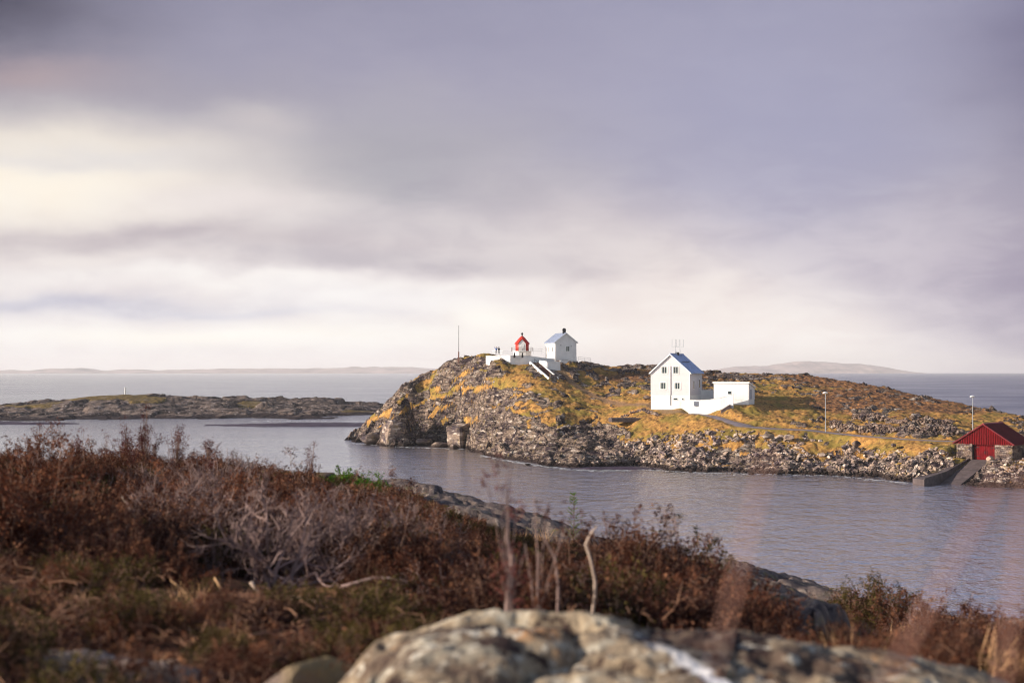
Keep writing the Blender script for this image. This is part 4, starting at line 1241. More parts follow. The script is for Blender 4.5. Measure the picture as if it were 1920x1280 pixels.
ISH = [(-120, 790), (0, 790), (100, 788), (200, 787), (300, 785), (400, 786), (480, 784), (560, 786), (640, 784), (690, 778), (740, 776)]
for u, v in ISH:
    Y = ysh(v); ic.append(((u - 960) * Y / FPX, Y, -0.1)); ic.append(((u - 960) * (Y - 14) / FPX, Y - 14, -2.5))
IR = [(-120, 765, 590), (0, 757, 590), (60, 750, 595), (125, 748, 600), (150, 741, 605), (235, 735, 610), (330, 737, 615), (400, 742, 620), (480, 744, 625), (545, 746, 630), (575, 742, 640), (620, 745, 645), (690, 756, 650), (760, 762, 660), (820, 770, 665)]
for u, v, Y in IR:
    CI(u, v, Y); p = at(u, v, Y); ic.append((p.x * (Y + 60) / Y, Y + 60, -3.0))
for u, l in {0: [(775, 560)], 100: [(772, 560), (760, 575)], 200: [(776, 556), (760, 570), (745, 590)], 300: [(770, 562), (755, 585)], 400: [(775, 560), (760, 585), (750, 600)], 500: [(772, 575), (760, 595)], 600: [(775, 570), (765, 595), (755, 625)], 690: [(768, 610), (761, 635)]}.items():
    for v, Y in l: CI(u, v, Y)
irb = RBF(ic, 4.0)
hx = np.arange(-260, -45, 0.42); hy = np.arange(505, 735, 0.6); HX, HY = np.meshgrid(hx, hy)
IB = irb(HX, HY); IU = 960 + HX / HY * FPX
q1, k1 = blocks(HX / 13, HY / 8, 105, .8); q2, k2 = blocks(HX / 5, HY / 4, 115, .9); q3, k3 = blocks(HX / 1.8, HY / 1.8, 125, .9)
irk = sstep(0.66 + fbm(HX / 22, HY / 30, 4, 81) + 0.5 * (1 - sstep(IB, 2, 5.5)) - .25 * sstep(IU, 480, 600), .3, .55)
IZ = IB * np.where(IB > 0, .88, 1) + irk * sstep(IB, -2, 2) * (2.0 * q1 - .8 * np.exp(-k1 * 8) + .7 * q2 - .4 * np.exp(-k2 * 7) + .12 * q3) * .8 + .25 * fbm(HX / 3, HY / 3, 3, 91)
ime2 = grid_mesh('islet_terrain', HX, HY, IZ, IZ > -1, {'rock': irk, 'heath': irk * 0, 'worn': irk * 0})


def islet_mat():
    m_ = bpy.data.materials.new('islet_land'); m_.use_nodes = True; n = NT(m_.node_tree)
    bs = n.n['Principled BSDF']; g = n.node('ShaderNodeNewGeometry'); P = g.outputs['Position']
    ar = n.node('ShaderNodeAttribute', attribute_name='rock')
    a = n.noise(P, 0.16, 5, .65); b = n.noise(P, .9, 5, .7)
    rc = n.mix(n.smooth(a, .38, .62), (.026, .018, .018, 1), (.19, .14, .115, 1)); rc = n.mix(n.smooth(b, .54, .7), rc, (.42, .35, .33, 1)); rc = n.mix(n.smooth(b, .42, .34), rc, (.02, .015, .018, 1))
    gr = n.mix(n.smooth(b, .4, .6), (.06, .04, .018, 1), (.25, .165, .045, 1)); gr = n.mix(n.smooth(a, .5, .65), gr, (.20, .15, .09, 1))
    rf = n.m('ADD', ar.outputs['Fac'], n.m('MULTIPLY', n.m('SUBTRACT', b, .5), 1.4)); c = n.mix(n.smooth(rf, .42, .58), gr, rc)
    sp = n.node('ShaderNodeSeparateXYZ'); n.put(sp.inputs[0], P)
    c = n.mix(n.smooth(n.m('ADD', sp.outputs[2], n.m('MULTIPLY', a, 1.5)), 2.1, 1.5), c, (.03, .02, .022, 1))
    n.put(bs.inputs['Base Color'], c); bs.inputs['Roughness'].default_value = .9; bs.inputs['Specular IOR Level'].default_value = .15
    n.put(bs.inputs['Normal'], n.bump(n.noise(P, 1.6, 6, .7), .8, .4)); return m_


M['islet'] = islet_mat()
o = link_mesh('islet_terrain', ime2, M['islet']); tag(o, kind='structure')
p = at(235, 735, 608); m = MB(); m.lathe([(.35, -1), (.35, 2.0), (.15, 2.2)], 8)
o = m.build('marker_post', M['white']); o.location = p; tag(o, 'short white navigation marker on top of the low rocky islet', 'marker')


def skerry(u, v, ex, ey, hz, lb, seed):
    Y = ysh(v); x0, y0 = (u - 960) * Y / FPX, Y
    n_ = 90; a = np.linspace(-1, 1, n_); AX, AY = np.meshgrid(a, a)
    z = hz * (1 - np.clip(AX ** 2 + AY ** 2, 0, 1.6)) + .5 * hz * fbm(AX * 5, AY * 3, 4, seed)
    me = grid_mesh('skerry', AX * ex, AY * ey, z, z > -.4, {}); o = link_mesh('skerry', me, M['skerry']); o.location = (x0, y0, 0); tag(o, lb, 'skerry')


M['skerry'] = mat('wet_dark_rock', (.05, .03, .045), .5, .3, .4, .4)
skerry(590, 797, 36, 14, .75, 'low dark wet skerry between the islet and the headland', 5)
skerry(20, 794, 26, 8, .6, 'low dark skerry at the left edge below the islet', 8)
skerry(1150, 878, 9, 3.0, .35, 'flat weed-dark ledge at the waterline left of the rubble shore', 12)

# ------------------------------------------------------------------ foam at the waterline
fr_ = np.random.default_rng(8); V = []; Fq = []
def foam_line(px, n_, wdt):
    us = [a for a, _ in px]; vs_ = [b for _, b in px]
    for i in range(n_):
        u = fr_.uniform(us[0], us[-1]); v = np.interp(u, us, vs_) + abs(fr_.normal(0, wdt)) + .6; Y = ysh(v); x = (u - 960) * Y / FPX
        a, b = fr_.uniform(.15, .8), fr_.uniform(.10, .5); k = 7; base = len(V)
        for j in range(k):
            t = 6.283 * j / k; r_ = fr_.uniform(.55, 1.1); V.append((x + a * r_ * math.cos(t), Y + b * r_ * math.sin(t), .035))
        Fq.append(list(range(base, base + k)))
foam_line([(900, 852), (960, 863), (1020, 872), (1060, 877), (1100, 879), (1180, 880)], 420, 1.2)
foam_line([(655, 829), (760, 837), (868, 840)], 110, .7)
foam_line([(1190, 878), (1320, 885), (1560, 890), (1700, 904)], 160, .8)
foam_line([(40, 790), (80, 789)], 60, .5); foam_line([(470, 788), (700, 788)], 110, .8)
me = bpy.data.meshes.new('foam'); me.from_pydata(V, [], Fq)
o = link_mesh('foam', me, mat('foam', (.8, .8, .82), .9, .05, 2, 0)); tag(o, 'thin white foam lapping along the rocky waterline', 'foam', kind='stuff')

# ------------------------------------------------------------------ far land
def far_hills(name, lb, prof, Y, seed, depth=500):
    us = np.linspace(prof[0][0], prof[-1][0], 420); vs = np.interp(us, [a for a, _ in prof], [b for _, b in prof])
    vs = vs + fbm(us / 22, us * 0 + seed, 4, seed) * 1.6 * np.clip((700 - vs) / 6, 0.1, 1)
    xs = (us - 960) * Y / FPX; zt = CAMH + (VH - vs) * Y / FPX
    rows = []
    for k, (fy, fz) in enumerate([(-1, -.1), (-.8, .22), (-.5, .55), (-.25, .8), (0, 1), (.3, .8), (1, -.1)]):
        nz = fbm(us / 14, us * 0 + k * 3.7, 3, seed + k) * .12 if fz not in (1, -.1) else 0
        rows.append(np.stack([xs, np.full_like(xs, Y + fy * depth) , np.maximum(zt, 1) * (fz + nz)], -1))
    v = np.concatenate(rows); n_ = len(us); f = []
    for k in range(len(rows) - 1):
        a = np.arange(n_ - 1) + k * n_; f.append(np.stack([a, a + 1, a + 1 + n_, a + n_], -1))
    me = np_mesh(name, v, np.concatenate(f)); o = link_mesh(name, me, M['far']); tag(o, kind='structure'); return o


M['far'] = mat('far_land', (.40, .30, .27), .95, .4, .004, 0)  # base colour made pale, standing in for part of the distance haze
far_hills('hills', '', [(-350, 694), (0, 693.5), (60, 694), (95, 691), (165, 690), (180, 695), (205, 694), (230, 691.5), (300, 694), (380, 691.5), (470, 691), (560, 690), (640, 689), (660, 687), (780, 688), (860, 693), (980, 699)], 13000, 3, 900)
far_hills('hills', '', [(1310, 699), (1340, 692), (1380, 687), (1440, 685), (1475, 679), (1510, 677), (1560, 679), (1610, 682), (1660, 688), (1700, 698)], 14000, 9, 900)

# ------------------------------------------------------------------ near hillside with heather
fc = []


def F_(u, v, Y): p = at(u, v, Y); fc.append((p.x * 10, p.y * 10, p.z * 10))


for Y, l in {
    1.3: [(-900, 1900), (500, 2000), (1500, 2050), (3000, 2050)],
    3.3: [(-700, 1190), (0, 1262), (500, 1300), (1000, 1370), (1500, 1385), (1900, 1330), (2600, 1400)],
    6: [(-500, 1010), (0, 1062), (300, 1075), (600, 1100), (1000, 1135), (1400, 1180), (1700, 1225), (1900, 1262), (2400, 1330)],
    10: [(-400, 900), (0, 928), (300, 935), (600, 965), (800, 995), (1000, 1050), (1400, 1128), (1700, 1208), (1900, 1250), (2300, 1290)],
    14: [(-400, 868), (0, 878), (300, 880), (550, 918), (800, 965), (1000, 1020), (1250, 1075), (1400, 1105), (1700, 1200), (1900, 1232), (2300, 1290)],
    20: [(-400, 868), (0, 872), (300, 872), (600, 910), (800, 940), (950, 985), (1100, 1028), (1400, 1082), (1600, 1140), (1900, 1190), (2300, 1290)],
    27: [(-400, 880), (0, 880), (300, 878), (590, 904), (720, 905), (800, 918), (900, 946), (1000, 985), (1130, 1020), (1400, 1062), (1550, 1105), (1800, 1180), (1920, 1172), (2300, 1240)],
    40: [(-400, 960), (0, 960), (600, 985), (1000, 1060), (1500, 1180), (2000, 1330), (2400, 1400)],
    60: [(-400, 1500), (400, 1550), (1000, 1600), (2000, 1750)],
}.items():
    for u, v in l: F_(u, v, Y)
frb = RBF(fc, 6.0)
fu = np.arange(-500, 2500, 3.6); fY = 1.35 * (52 / 1.35) ** (np.arange(560) / 559.0)
FU, FY = np.meshgrid(fu, fY); FX = (FU - 960) * FY / FPX


def fgz0(x, y): return frb(np.asarray(x) * 10, np.asarray(y) * 10) / 10


FB = fgz0(FX, FY)
vpx = VH + (CAMH - FB) * FY / FPX


def ell(u, Y, u0, Y0, su, sY): return np.exp(-(((u - u0) / su) ** 2 + ((Y - Y0) / sY) ** 2))


def rockzone(u, Y):
    return np.clip(1.4 * ell(u, Y, 980, 21, 130, 6.0) + 1.4 * ell(u, Y, 850, 27, 200, 5.5) + 1.4 * ell(u, Y, 1470, 20, 130, 8) + 1.4 * ell(u, Y, 1480, 11, 105, 5.0)
                   + 1.1 * ell(u, Y, 1950, 22, 120, 12) + 1.3 * ell(u, Y, 180, 3.5, 190, .35) + ell(u, Y, 650, 27, 90, 3) + (Y > 33), 0, 1)


FR = sstep(rockzone(FU, FY) + .35 * fbm(FX * 1.4, FY * 1.4, 3, 201), .40, .62)
ra = R(-25); fx_ = FX * math.cos(ra) + FY * math.sin(ra); fy_ = -FX * math.sin(ra) + FY * math.cos(ra)
p1, e1 = blocks(fx_ / 3.2, fy_ / 1.2, 205, .8); p2, e2 = blocks(fx_ / 1.0, fy_ / .45, 215, .8)
FZ = FB + FR * (.22 * p1 - .10 * np.exp(-e1 * 9) + .10 * p2 - .06 * np.exp(-e2 * 8) + .05) + .06 * fbm(FX * 1.6, FY * 1.6, 4, 221) + FR * .03 * fbm(FX * 7, FY * 7, 3, 231)
fme = grid_mesh('hillside', FX, FY, FZ, FZ > -2, {'rock': FR})


def fgz(x, y):
    u = 960 + x / y * FPX; iu = (u - fu[0]) / 3.6; iy = np.log(np.maximum(y, 1.36) / 1.35) / math.log(52 / 1.35) * 559
    iu = np.clip(iu, 0, len(fu) - 2); iy = np.clip(iy, 0, 558)
    a = iu.astype(int); b = iy.astype(int); s = iu - a; t_ = iy - b
    return (FZ[b, a] * (1 - s) + FZ[b, a + 1] * s) * (1 - t_) + (FZ[b + 1, a] * (1 - s) + FZ[b + 1, a + 1] * s) * t_


def hill_mat():
    m_ = bpy.data.materials.new('hillside_ground'); m_.use_nodes = True; n = NT(m_.node_tree)
    bs = n.n['Principled BSDF']; g = n.node('ShaderNodeNewGeometry'); P = g.outputs['Position']
    ar = n.node('ShaderNodeAttribute', attribute_name='rock')
    a = n.noise(P, 2.2, 5, .65); b = n.noise(P, 9, 6, .7)
    rc = n.mix(n.smooth(a, .36, .62), (.09, .07, .07, 1), (.23, .17, .14, 1)); rc = n.mix(n.smooth(b, .54, .68, 0, .7), rc, (.42, .34, .28, 1)); rc = n.mix(n.smooth(b, .43, .33), rc, (.03, .022, .024, 1))
    rc = n.mix(n.smooth(n.noise(P, 4, 5, .7), .55, .66, 0, .6), rc, (.20, .18, .07, 1))
    so_ = n.mix(n.smooth(b, .4, .62), (.05, .02, .012, 1), (.36, .16, .075, 1)); so_ = n.mix(n.smooth(a, .55, .68), so_, (.12, .10, .015, 1)); so_ = n.mix(n.smooth(a, .45, .35, 0, .7), so_, (.28, .13, .07, 1))
    c = n.mix(n.smooth(n.m('ADD', ar.outputs['Fac'], n.m('MULTIPLY', n.m('SUBTRACT', b, .5), .8)), .42, .58), so_, rc)
    n.put(bs.inputs['Base Color'], c); bs.inputs['Roughness'].default_value = .9; bs.inputs['Specular IOR Level'].default_value = .2
    n.put(bs.inputs['Normal'], n.bump(b, .8, .05)); return m_


M['hill'] = hill_mat()
o = link_mesh('hillside', fme, M['hill']); tag(o, kind='structure')


# ---- plants
def leaf_mat(name, c0, c1, c2, s=1.2):
    m_ = bpy.data.materials.new(name); m_.use_nodes = True; n = NT(m_.node_tree); bs = n.n['Principled BSDF']
    g = n.node('ShaderNodeNewGeometry'); P = g.outputs['Position']; oi = n.node('ShaderNodeObjectInfo')
    a = n.noise(P, s, 4, .6); b = n.noise(P, s * 14, 3, .6)
    c = n.mix(n.smooth(a, .36, .6), c0, c1); c = n.mix(n.smooth(b, .5, .7, 0, .9), c, c2)
    c = n.mix(n.m('MULTIPLY', oi.outputs['Random'], .5), c, tuple(x * .45 for x in c0[:3]) + (1,))
    n.put(bs.inputs['Base Color'], c); bs.inputs['Roughness'].default_value = .75; bs.inputs['Specular IOR Level'].default_value = .15
    bs.inputs['Subsurface Weight'].default_value = 0
    tr = n.node('ShaderNodeBsdfTranslucent'); n.put(tr.inputs[0], c); mx = n.node('ShaderNodeMixShader'); mx.inputs[0].default_value = .38
    out = n.n['Material Output']; n.l.new(bs.outputs[0], mx.inputs[1]); n.l.new(tr.outputs[0], mx.inputs[2]); n.l.new(mx.outputs[0], out.inputs['Surface']); return m_


M['hbrown'] = leaf_mat('heather_brown', (.045, .018, .016, 1), (.165, .056, .030, 1), (.55, .25, .13, 1))
M['holive'] = leaf_mat('heather_olive', (.036, .029, .010, 1), (.11, .082, .02, 1), (.32, .24, .08, 1))
M['hgreen'] = leaf_mat('juniper_green', (.04, .09, .012, 1), (.10, .22, .02, 1), (.20, .34, .04, 1))
M['hrust'] = leaf_mat('seed_head_rust', (.10, .03, .03, 1), (.20, .06, .05, 1), (.30, .11, .08, 1))
M['twig'] = mat('grey_twig', (.27, .18, .16), .8, .3, 6, .1)
M['twigl'] = mat('litter_twig', (.25, .13, .08), .8, .4, 6, .1)
M['twigb'] = mat('brown_twig', (.20, .11, .075), .8, .3, 6, .1)
M['pale'] = mat('bleached_wood', (.50, .37, .29), .8, .25, 9, .2)
M['straw'] = mat('dry_straw', (.62, .36, .18), .8, .3, 6, 0)
M['redstem'] = mat('red_brown_stem', (.50, .26, .20), .8, .2, 6, 0)


class PB:
    """plant builder: arrays of triangles, material 0 twig, 1 leaf"""

    def __init__(s, seed): s.V = []; s.F = []; s.Mx = []; s.n = 0; s.r = np.random.default_rng(seed)

    def stick(s, pts, r0, r1, mi=0):
        pts = np.asarray(pts, float); k = len(pts)
        ring = np.array([[math.cos(t), math.sin(t)] for t in (0, 2.094, 4.189)])
        d = np.gradient(pts, axis=0); d /= np.linalg.norm(d, axis=1)[:, None] + 1e-9
        up = np.where(np.abs(d[:, 2:3]) < .9, np.array([[0, 0, 1.]]), np.array([[1., 0, 0]])); a = np.cross(d, up); a /= np.linalg.norm(a, axis=1)[:, None]; b = np.cross(a, d)
        rr_ = np.linspace(r0, r1, k)[:, None, None]
        v = pts[:, None, :] + rr_ * (a[:, None, :] * ring[None, :, :1] + b[:, None, :] * ring[None, :, 1:]); s.V.append(v.reshape(-1, 3))
        f = []
        for i in range(k - 1):
            for j in range(3):
                p = i * 3 + j; q = i * 3 + (j + 1) % 3; f += [(p, q, q + 3), (p, q + 3, p + 3)]
        s.F.append(np.array(f) + s.n); s.Mx += [mi] * len(f); s.n += 3 * k

    def leaves(s, base, dirs, ln, wd, mi=1):
        """narrow diamond blades"""
        n_ = len(base); side = np.cross(dirs, s.r.normal(size=(n_, 3))); side /= np.linalg.norm(side, axis=1)[:, None] + 1e-9
        ln = np.asarray(ln).reshape(-1, 1); wd = np.asarray(wd).reshape(-1, 1)
        v = np.stack([base, base + dirs * ln * .5 + side * wd, base + dirs * ln, base + dirs * ln * .5 - side * wd], 1); s.V.append(v.reshape(-1, 3))
        i = np.arange(n_)[:, None] * 4; s.F.append(np.concatenate([i + [0, 1, 2], i + [0, 2, 3]]) + s.n); s.Mx += [mi] * (2 * n_); s.n += 4 * n_

    def mesh(s, name, mats, split=None):
        V = np.concatenate(s.V); F = np.concatenate(s.F); mx = np.array(s.Mx)
        me = np_mesh(name, V, F, False, mx)
        for m_ in mats: me.materials.append(m_)
        return me

    def parts(s):
        V = np.concatenate(s.V); F = np.concatenate(s.F); mx = np.array(s.Mx); out = []
        for k in (0, 1):
            f = F[mx == k]
            if len(f): u_, inv = np.unique(f, return_inverse=True); out.append((V[u_], inv.reshape(f.shape)))
            else: out.append(None)
        return out


def unit(v): return v / (np.linalg.norm(v, axis=-1, keepdims=True) + 1e-9)


def heather(seed, Rr=.26, H=.36, stems=34, shoots=12, per=7, leaf=.012, wid=.0022, spread=1.0, leafy=True, tw=.0026):
    """a dome of wiry stems, each ending in a spray of short shoots clothed with tiny leaves"""
    b = PB(seed); r = b.r
    lobes = r.uniform(.55, 1.15, 5)
    for i in range(stems):
        a = r.uniform(0, 6.283); q = math.sqrt(r.uniform(0, 1)); lb = lobes[int(a / 6.283 * 5) % 5]
        tip = np.array([math.cos(a) * Rr * q * spread, math.sin(a) * Rr * q * spread, H * (1 - .6 * q * q) * r.uniform(.7, 1.05) * lb])
        base = np.array([math.cos(a) * .04, math.sin(a) * .04, -.04]) + r.normal(0, .02, 3)
        mid = base * .5 + tip * .5 + np.array([math.cos(a), math.sin(a), -.5]) * .07 * q + r.normal(0, .025, 3)
        t_ = np.linspace(0, 1, 6)[:, None]; pts = (1 - t_) ** 2 * base + 2 * t_ * (1 - t_) * mid + t_ ** 2 * tip + r.normal(0, .010, (6, 3)) * t_
        b.stick(pts, tw, tw * .4)
        nb = max(3, shoots // 2)
        for k in range(nb):
            t0 = r.uniform(.45, 1.0); o = np.array([np.interp(t0, t_[:, 0], pts[:, c]) for c in range(3)])
            d = unit(unit(pts[-1] - pts[2]) * .5 + r.normal(0, .75, 3) + np.array([0, 0, .35])); L = r.uniform(.035, .085)
            e = o + d * L; b.stick([o, (o + e) / 2 + r.normal(0, .006, 3), e], tw * .5, tw * .25)
            if not leafy:
                for z_ in range(2):
                    d2 = unit(d + r.normal(0, .6, 3)); b.stick([(o + e) / 2, (o + e) / 2 + d2 * L * .8], tw * .38, tw * .15)
                continue
            n_ = per * 2; s_ = r.uniform(.15, 1.05, n_)[:, None]; bs_ = o + d * L * s_ + r.normal(0, .008, (n_, 3)); dd = unit(d * .6 + r.normal(0, .8, (n_, 3)))
            b.leaves(bs_, dd, r.uniform(.7, 1.3, n_) * leaf * 1.15, r.uniform(.8, 1.3, n_) * wid * 1.7)
    return b


def src(b, name, mats):
    me = b.mesh(name, mats); o = bpy.data.objects.new(name, me); return o


VCOL = bpy.data.collections.new('plant_variants')      # not linked to the scene: only the meshes are used by the ground cover
var = []
for i in range(4): var.append(src(heather(10 + i), 'a_brown_%d' % i, [M['twigb'], M['hbrown']]))
for i in range(2): var.append(src(heather(20 + i, .22, .26, 34, 12), 'b_olive_%d' % i, [M['twigb'], M['holive']]))
for i in range(2): var.append(src(heather(30 + i, .30, .36, 30, 9, leafy=False, tw=.0038), 'c_bare_%d' % i, [M['twig'], M['twig']]))
for i in range(2): var.append(src(heather(40 + i, .2, .16, 30, 10, 6), 'd_low_%d' % i, [M['twigb'], M['hbrown'] if i else M['holive']]))


def litter(seed):
    b = PB(seed); r = b.r
    for i in range(16):
        o = np.array([r.uniform(-.25, .25), r.uniform(-.25, .25), r.uniform(0, .05)]); a = r.uniform(0, 6.28); L = r.uniform(.04, .13); d = np.array([math.cos(a), math.sin(a), r.normal(.12, .2)])
        k = 5; pts = [o + d * L * j / (k - 1) + r.normal(0, .010, 3) for j in range(k)]; b.stick(pts, r.uniform(.001, .0026), .0008)
    return b


for i in range(2): var.append(src(litter(60 + i), 'e_litter_%d' % i, [M['twigl'], M['twigl']]))


def grass(seed):
    b = PB(seed); r = b.r; n_ = 70
    base = np.stack([r.normal(0, .06, n_), r.normal(0, .06, n_), np.zeros(n_)], -1); d = unit(np.stack([r.normal(0, .45, n_), r.normal(0, .45, n_), np.ones(n_)], -1))
    b.leaves(base, d, r.uniform(.08, .24, n_), np.full(n_, .0018)); return b


for i in range(2): var.append(src(grass(70 + i), 'f_grass_%d' % i, [M['straw'], M['straw']]))
for o in var: VCOL.objects.link(o)
# order inside a Collection Info node is alphabetical, as the names are
rg = np.random.default_rng(12)
pts = []; rots = []; scs = []; ids = []


def pl(x, y, k, s, tilt=.25):
    z = float(fgz(np.array([x]), np.array([y]))[0]); pts.append((x, y, z)); rots.append((rg.normal(0, tilt), rg.normal(0, tilt), rg.uniform(0, 6.28))); scs.append(s); ids.append(k)


NV = 5200
uu = rg.uniform(-330, 2250, NV * 3); yy = 2.3 + (30 - 2.3) * rg.uniform(0, 1, NV * 3) ** 1.15
rz0 = rockzone(uu, yy); cnt = 0
xs_ = (uu - 960) * yy / FPX
n_a = fbm(xs_ / 1.3, yy / 1.3, 3, 301); n_b = fbm(xs_ / .8, yy / .8, 3, 311)
for i in range(NV * 3):
    if cnt > NV: break
    u, y, x = uu[i], yy[i], xs_[i]
    if rg.random() > (.25 + .75 * min(1, (y / 12))): continue          # the fan is dense near the lens already
    if rz0[i] > .42: continue
    if y > 16 and u < 500 and rg.random() < .6: continue
    # low open ground at the near left; tall heather further up the slope
    nearlow = (y < 5.6 + .6 * n_b[i]) and u < 900
    edge = float(np.interp(y, [5, 8, 11, 14, 17], [.95, .9, .72, .5, .42])) * float(np.interp(u, [0, 700, 880, 1000, 1300, 1700], [1.1, 1, .6, .42, .36, .4]))
    edge *= .45 + .85 * min(1, max(0, .5 + 1.4 * n_b[i]))
    if math.hypot((u - 525) / 150, (y - 5.7) / .7) < 1: continue
    bare = math.exp(-(((u - 560) / 230) ** 2 + ((y - 7.2) / 1.6) ** 2)) + math.exp(-(((u - 380) / 120) ** 2 + ((y - 9.5) / 1.2) ** 2))
    q = rg.random()
    if nearlow:
        if q < .30: pl(x, y, int(rg.integers(8, 10)), rg.uniform(.5, 1.0) * .8)
        elif q < .52: pl(x, y, int(rg.integers(10, 12)), rg.uniform(.6, 1.3), .1)
        elif q < .68: pl(x, y, int(rg.integers(12, 14)), rg.uniform(.3, .6), .2)
        elif q < .8: pl(x, y, int(rg.integers(4, 6)), rg.uniform(.25, .5))
        elif q < .9: pl(x, y, int(rg.integers(0, 4)), rg.uniform(.25, .5))
        else: continue
    else:
        if rg.random() < bare * .35: pl(x, y, int(rg.integers(6, 8)), rg.uniform(.7, 1.15) * edge, .3)
        elif n_a[i] > .12 or q < .12: pl(x, y, int(rg.integers(4, 6)), rg.uniform(.7, 1.15) * edge)
        elif q < .22: pl(x, y, int(rg.integers(6, 8)), rg.uniform(.6, .9) * edge)
        elif q < .30: pl(x, y, int(rg.integers(10, 12)), rg.uniform(.6, 1.3), .3)
        elif q < .34: pl(x, y, int(rg.integers(12, 14)), rg.uniform(.5, .9), .2)
        else: pl(x, y, int(rg.integers(0, 4)), rg.uniform(.7, 1.15) * edge)
    cnt += 1


def scatter_object(name, pts, rots, scs, ids, coll):
    me = bpy.data.meshes.new(name); n_ = len(pts); me.vertices.add(n_); me.vertices.foreach_set('co', np.array(pts, np.float32).ravel())
    a = me.attributes.new('rot', 'FLOAT_VECTOR', 'POINT'); a.data.foreach_set('vector', np.array(rots, np.float32).ravel())
    a = me.attributes.new('scl', 'FLOAT', 'POINT'); a.data.foreach_set('value', np.array(scs, np.float32))
    a = me.attributes.new('pick', 'INT', 'POINT'); a.data.foreach_set('value', np.array(ids, np.int32))
    o = bpy.data.objects.new(name, me); COL.objects.link(o)
    ng = bpy.data.node_groups.new(name, 'GeometryNodeTree'); ng.interface.new_socket('Geometry', in_out='INPUT', socket_type='NodeSocketGeometry'); ng.interface.new_socket('Geometry', in_out='OUTPUT', socket_type='NodeSocketGeometry')
    N = ng.nodes; Lk = ng.links; gi = N.new('NodeGroupInput'); go = N.new('NodeGroupOutput'); ip = N.new('GeometryNodeInstanceOnPoints'); ci = N.new('GeometryNodeCollectionInfo')
    ci.inputs['Collection'].default_value = coll; ci.inputs['Separate Children'].default_value = True; ci.inputs['Reset Children'].default_value = True

    def attr(nm, dt): q = N.new('GeometryNodeInputNamedAttribute'); q.data_type = dt; q.inputs['Name'].default_value = nm; return q.outputs[0]
    ip.inputs['Pick Instance'].default_value = True
    e2r = N.new('FunctionNodeEulerToRotation'); Lk.new(attr('rot', 'FLOAT_VECTOR'), e2r.inputs[0])
    Lk.new(gi.outputs[0], ip.inputs['Points']); Lk.new(ci.outputs[0], ip.inputs['Instance']); Lk.new(attr('pick', 'INT'), ip.inputs['Instance Index']); Lk.new(e2r.outputs[0], ip.inputs['Rotation']); Lk.new(attr('scl', 'FLOAT'), ip.inputs['Scale']); Lk.new(ip.outputs[0], go.inputs[0])
    md = o.modifiers.new('scatter', 'NODES'); md.node_group = ng; return o


hs = scatter_object('heather', pts, rots, scs, ids, VCOL); tag(hs, 'brown and olive winter heather, dead twigs and dry grass covering the near hillside', 'heather', kind='stuff')


def plant_thing(name, label, cat, b, x, y, s=1.0, rz=0.0, leaf=None, twig=None, group=None, leafname='foliage', twigname='stem', tilt=(0, 0), z=None):
    z = float(fgz(np.array([x]), np.array([y]))[0]) if z is None else z
    t = thing(name, label, cat, (x, y, z), rz, group); t.scale = (s, s, s); t.rotation_euler = (tilt[0], tilt[1], rz)
    a, l_ = b.parts()
    if a: link_mesh(twigname, np_mesh(twigname, a[0], a[1], False), twig or M['twigb'], t)
    if l_: link_mesh(leafname, np_mesh(leafname, l_[0], l_[1], False), leaf or M['hbrown'], t)
    return t


def xat(u, Y): return (u - 960) * Y / FPX


# bleached bare shrub in the middle of the slope
def bare_shrub(seed, H=.62, W=.5, n_main=11):
    b = PB(seed); r = b.r

    def grow(o, d, L, rad, lev):
        k = 5; p = [o]
        for j in range(k - 1):
            d = unit(d + r.normal(0, .17, 3) + np.array([0, 0, .05])); p.append(p[-1] + d * L / (k - 1))
        b.stick(p, rad, rad * .6)
        if lev < 4:
            for j in range(3 if lev < 3 else 4):
                q = p[int(r.integers(2, k))]; grow(q, unit(d + r.normal(0, .5, 3)), L * r.uniform(.5, .75), rad * .55, lev + 1)
    for i in range(n_main):
        a = r.uniform(0, 6.28); q = r.uniform(.3, 1); grow(np.array([r.normal(0, .03), r.normal(0, .03), -.03]), unit(np.array([math.cos(a) * q * W / H, math.sin(a) * q * W / H, 1.])), H * .42, .011, 0)
    return b


plant_thing('bare_shrub', 'large bleached leafless shrub with many pale forked branches in the brown heather', 'shrub', bare_shrub(3, .60, .70, 8), xat(525, 5.9), 5.9, 1.0, .3, twig=M['twig'], twigname='branches')
plant_thing('bare_shrub', 'smaller leafless grey shrub left of the large bleached one', 'shrub', bare_shrub(7, .42, .5, 7), xat(330, 7.6), 7.6, 1.0, 1.3, twig=M['twig'], twigname='branches')
plant_thing('bare_shrub', 'leafless grey twiggy shrub on the skyline above the water, left of centre', 'shrub', bare_shrub(9, .45, .4, 5), xat(460, 12.5), 12.5, .95, 2.0, twig=M['twigb'], twigname='branches')


# rust-coloured tufts standing over the skyline
def tuft(seed, H=.3, heads=7, dense=90, width=.07):
    b = PB(seed); r = b.r
    for i in range(heads):
        a = r.uniform(0, 6.28); q = r.uniform(0, 1); tip = np.array([math.cos(a) * width * q, math.sin(a) * width * q, H * (1 - .45 * q * q) * r.uniform(.75, 1.08)]); base = np.array([r.normal(0, .01), r.normal(0, .01), -.05])
        t_ = np.linspace(0, 1, 5)[:, None]; p = base + (tip - base) * t_ + r.normal(0, .008, (5, 3)) * t_; b.stick(p, .0032, .0014)
        for k in range(int(r.integers(3, 6))):
            c = base + (tip - base) * r.uniform(.55, 1.02) + r.normal(0, .022, 3); rad = r.uniform(.010, .022); nd = dense // 4
            b.stick([base + (tip - base) * .5, c], .0014, .001)
            b.leaves(c + r.normal(0, rad, (nd, 3)), unit(r.normal(0, .8, (nd, 3)) + [0, 0, .5]), r.uniform(.010, .022, nd), np.full(nd, .0032))
    return b


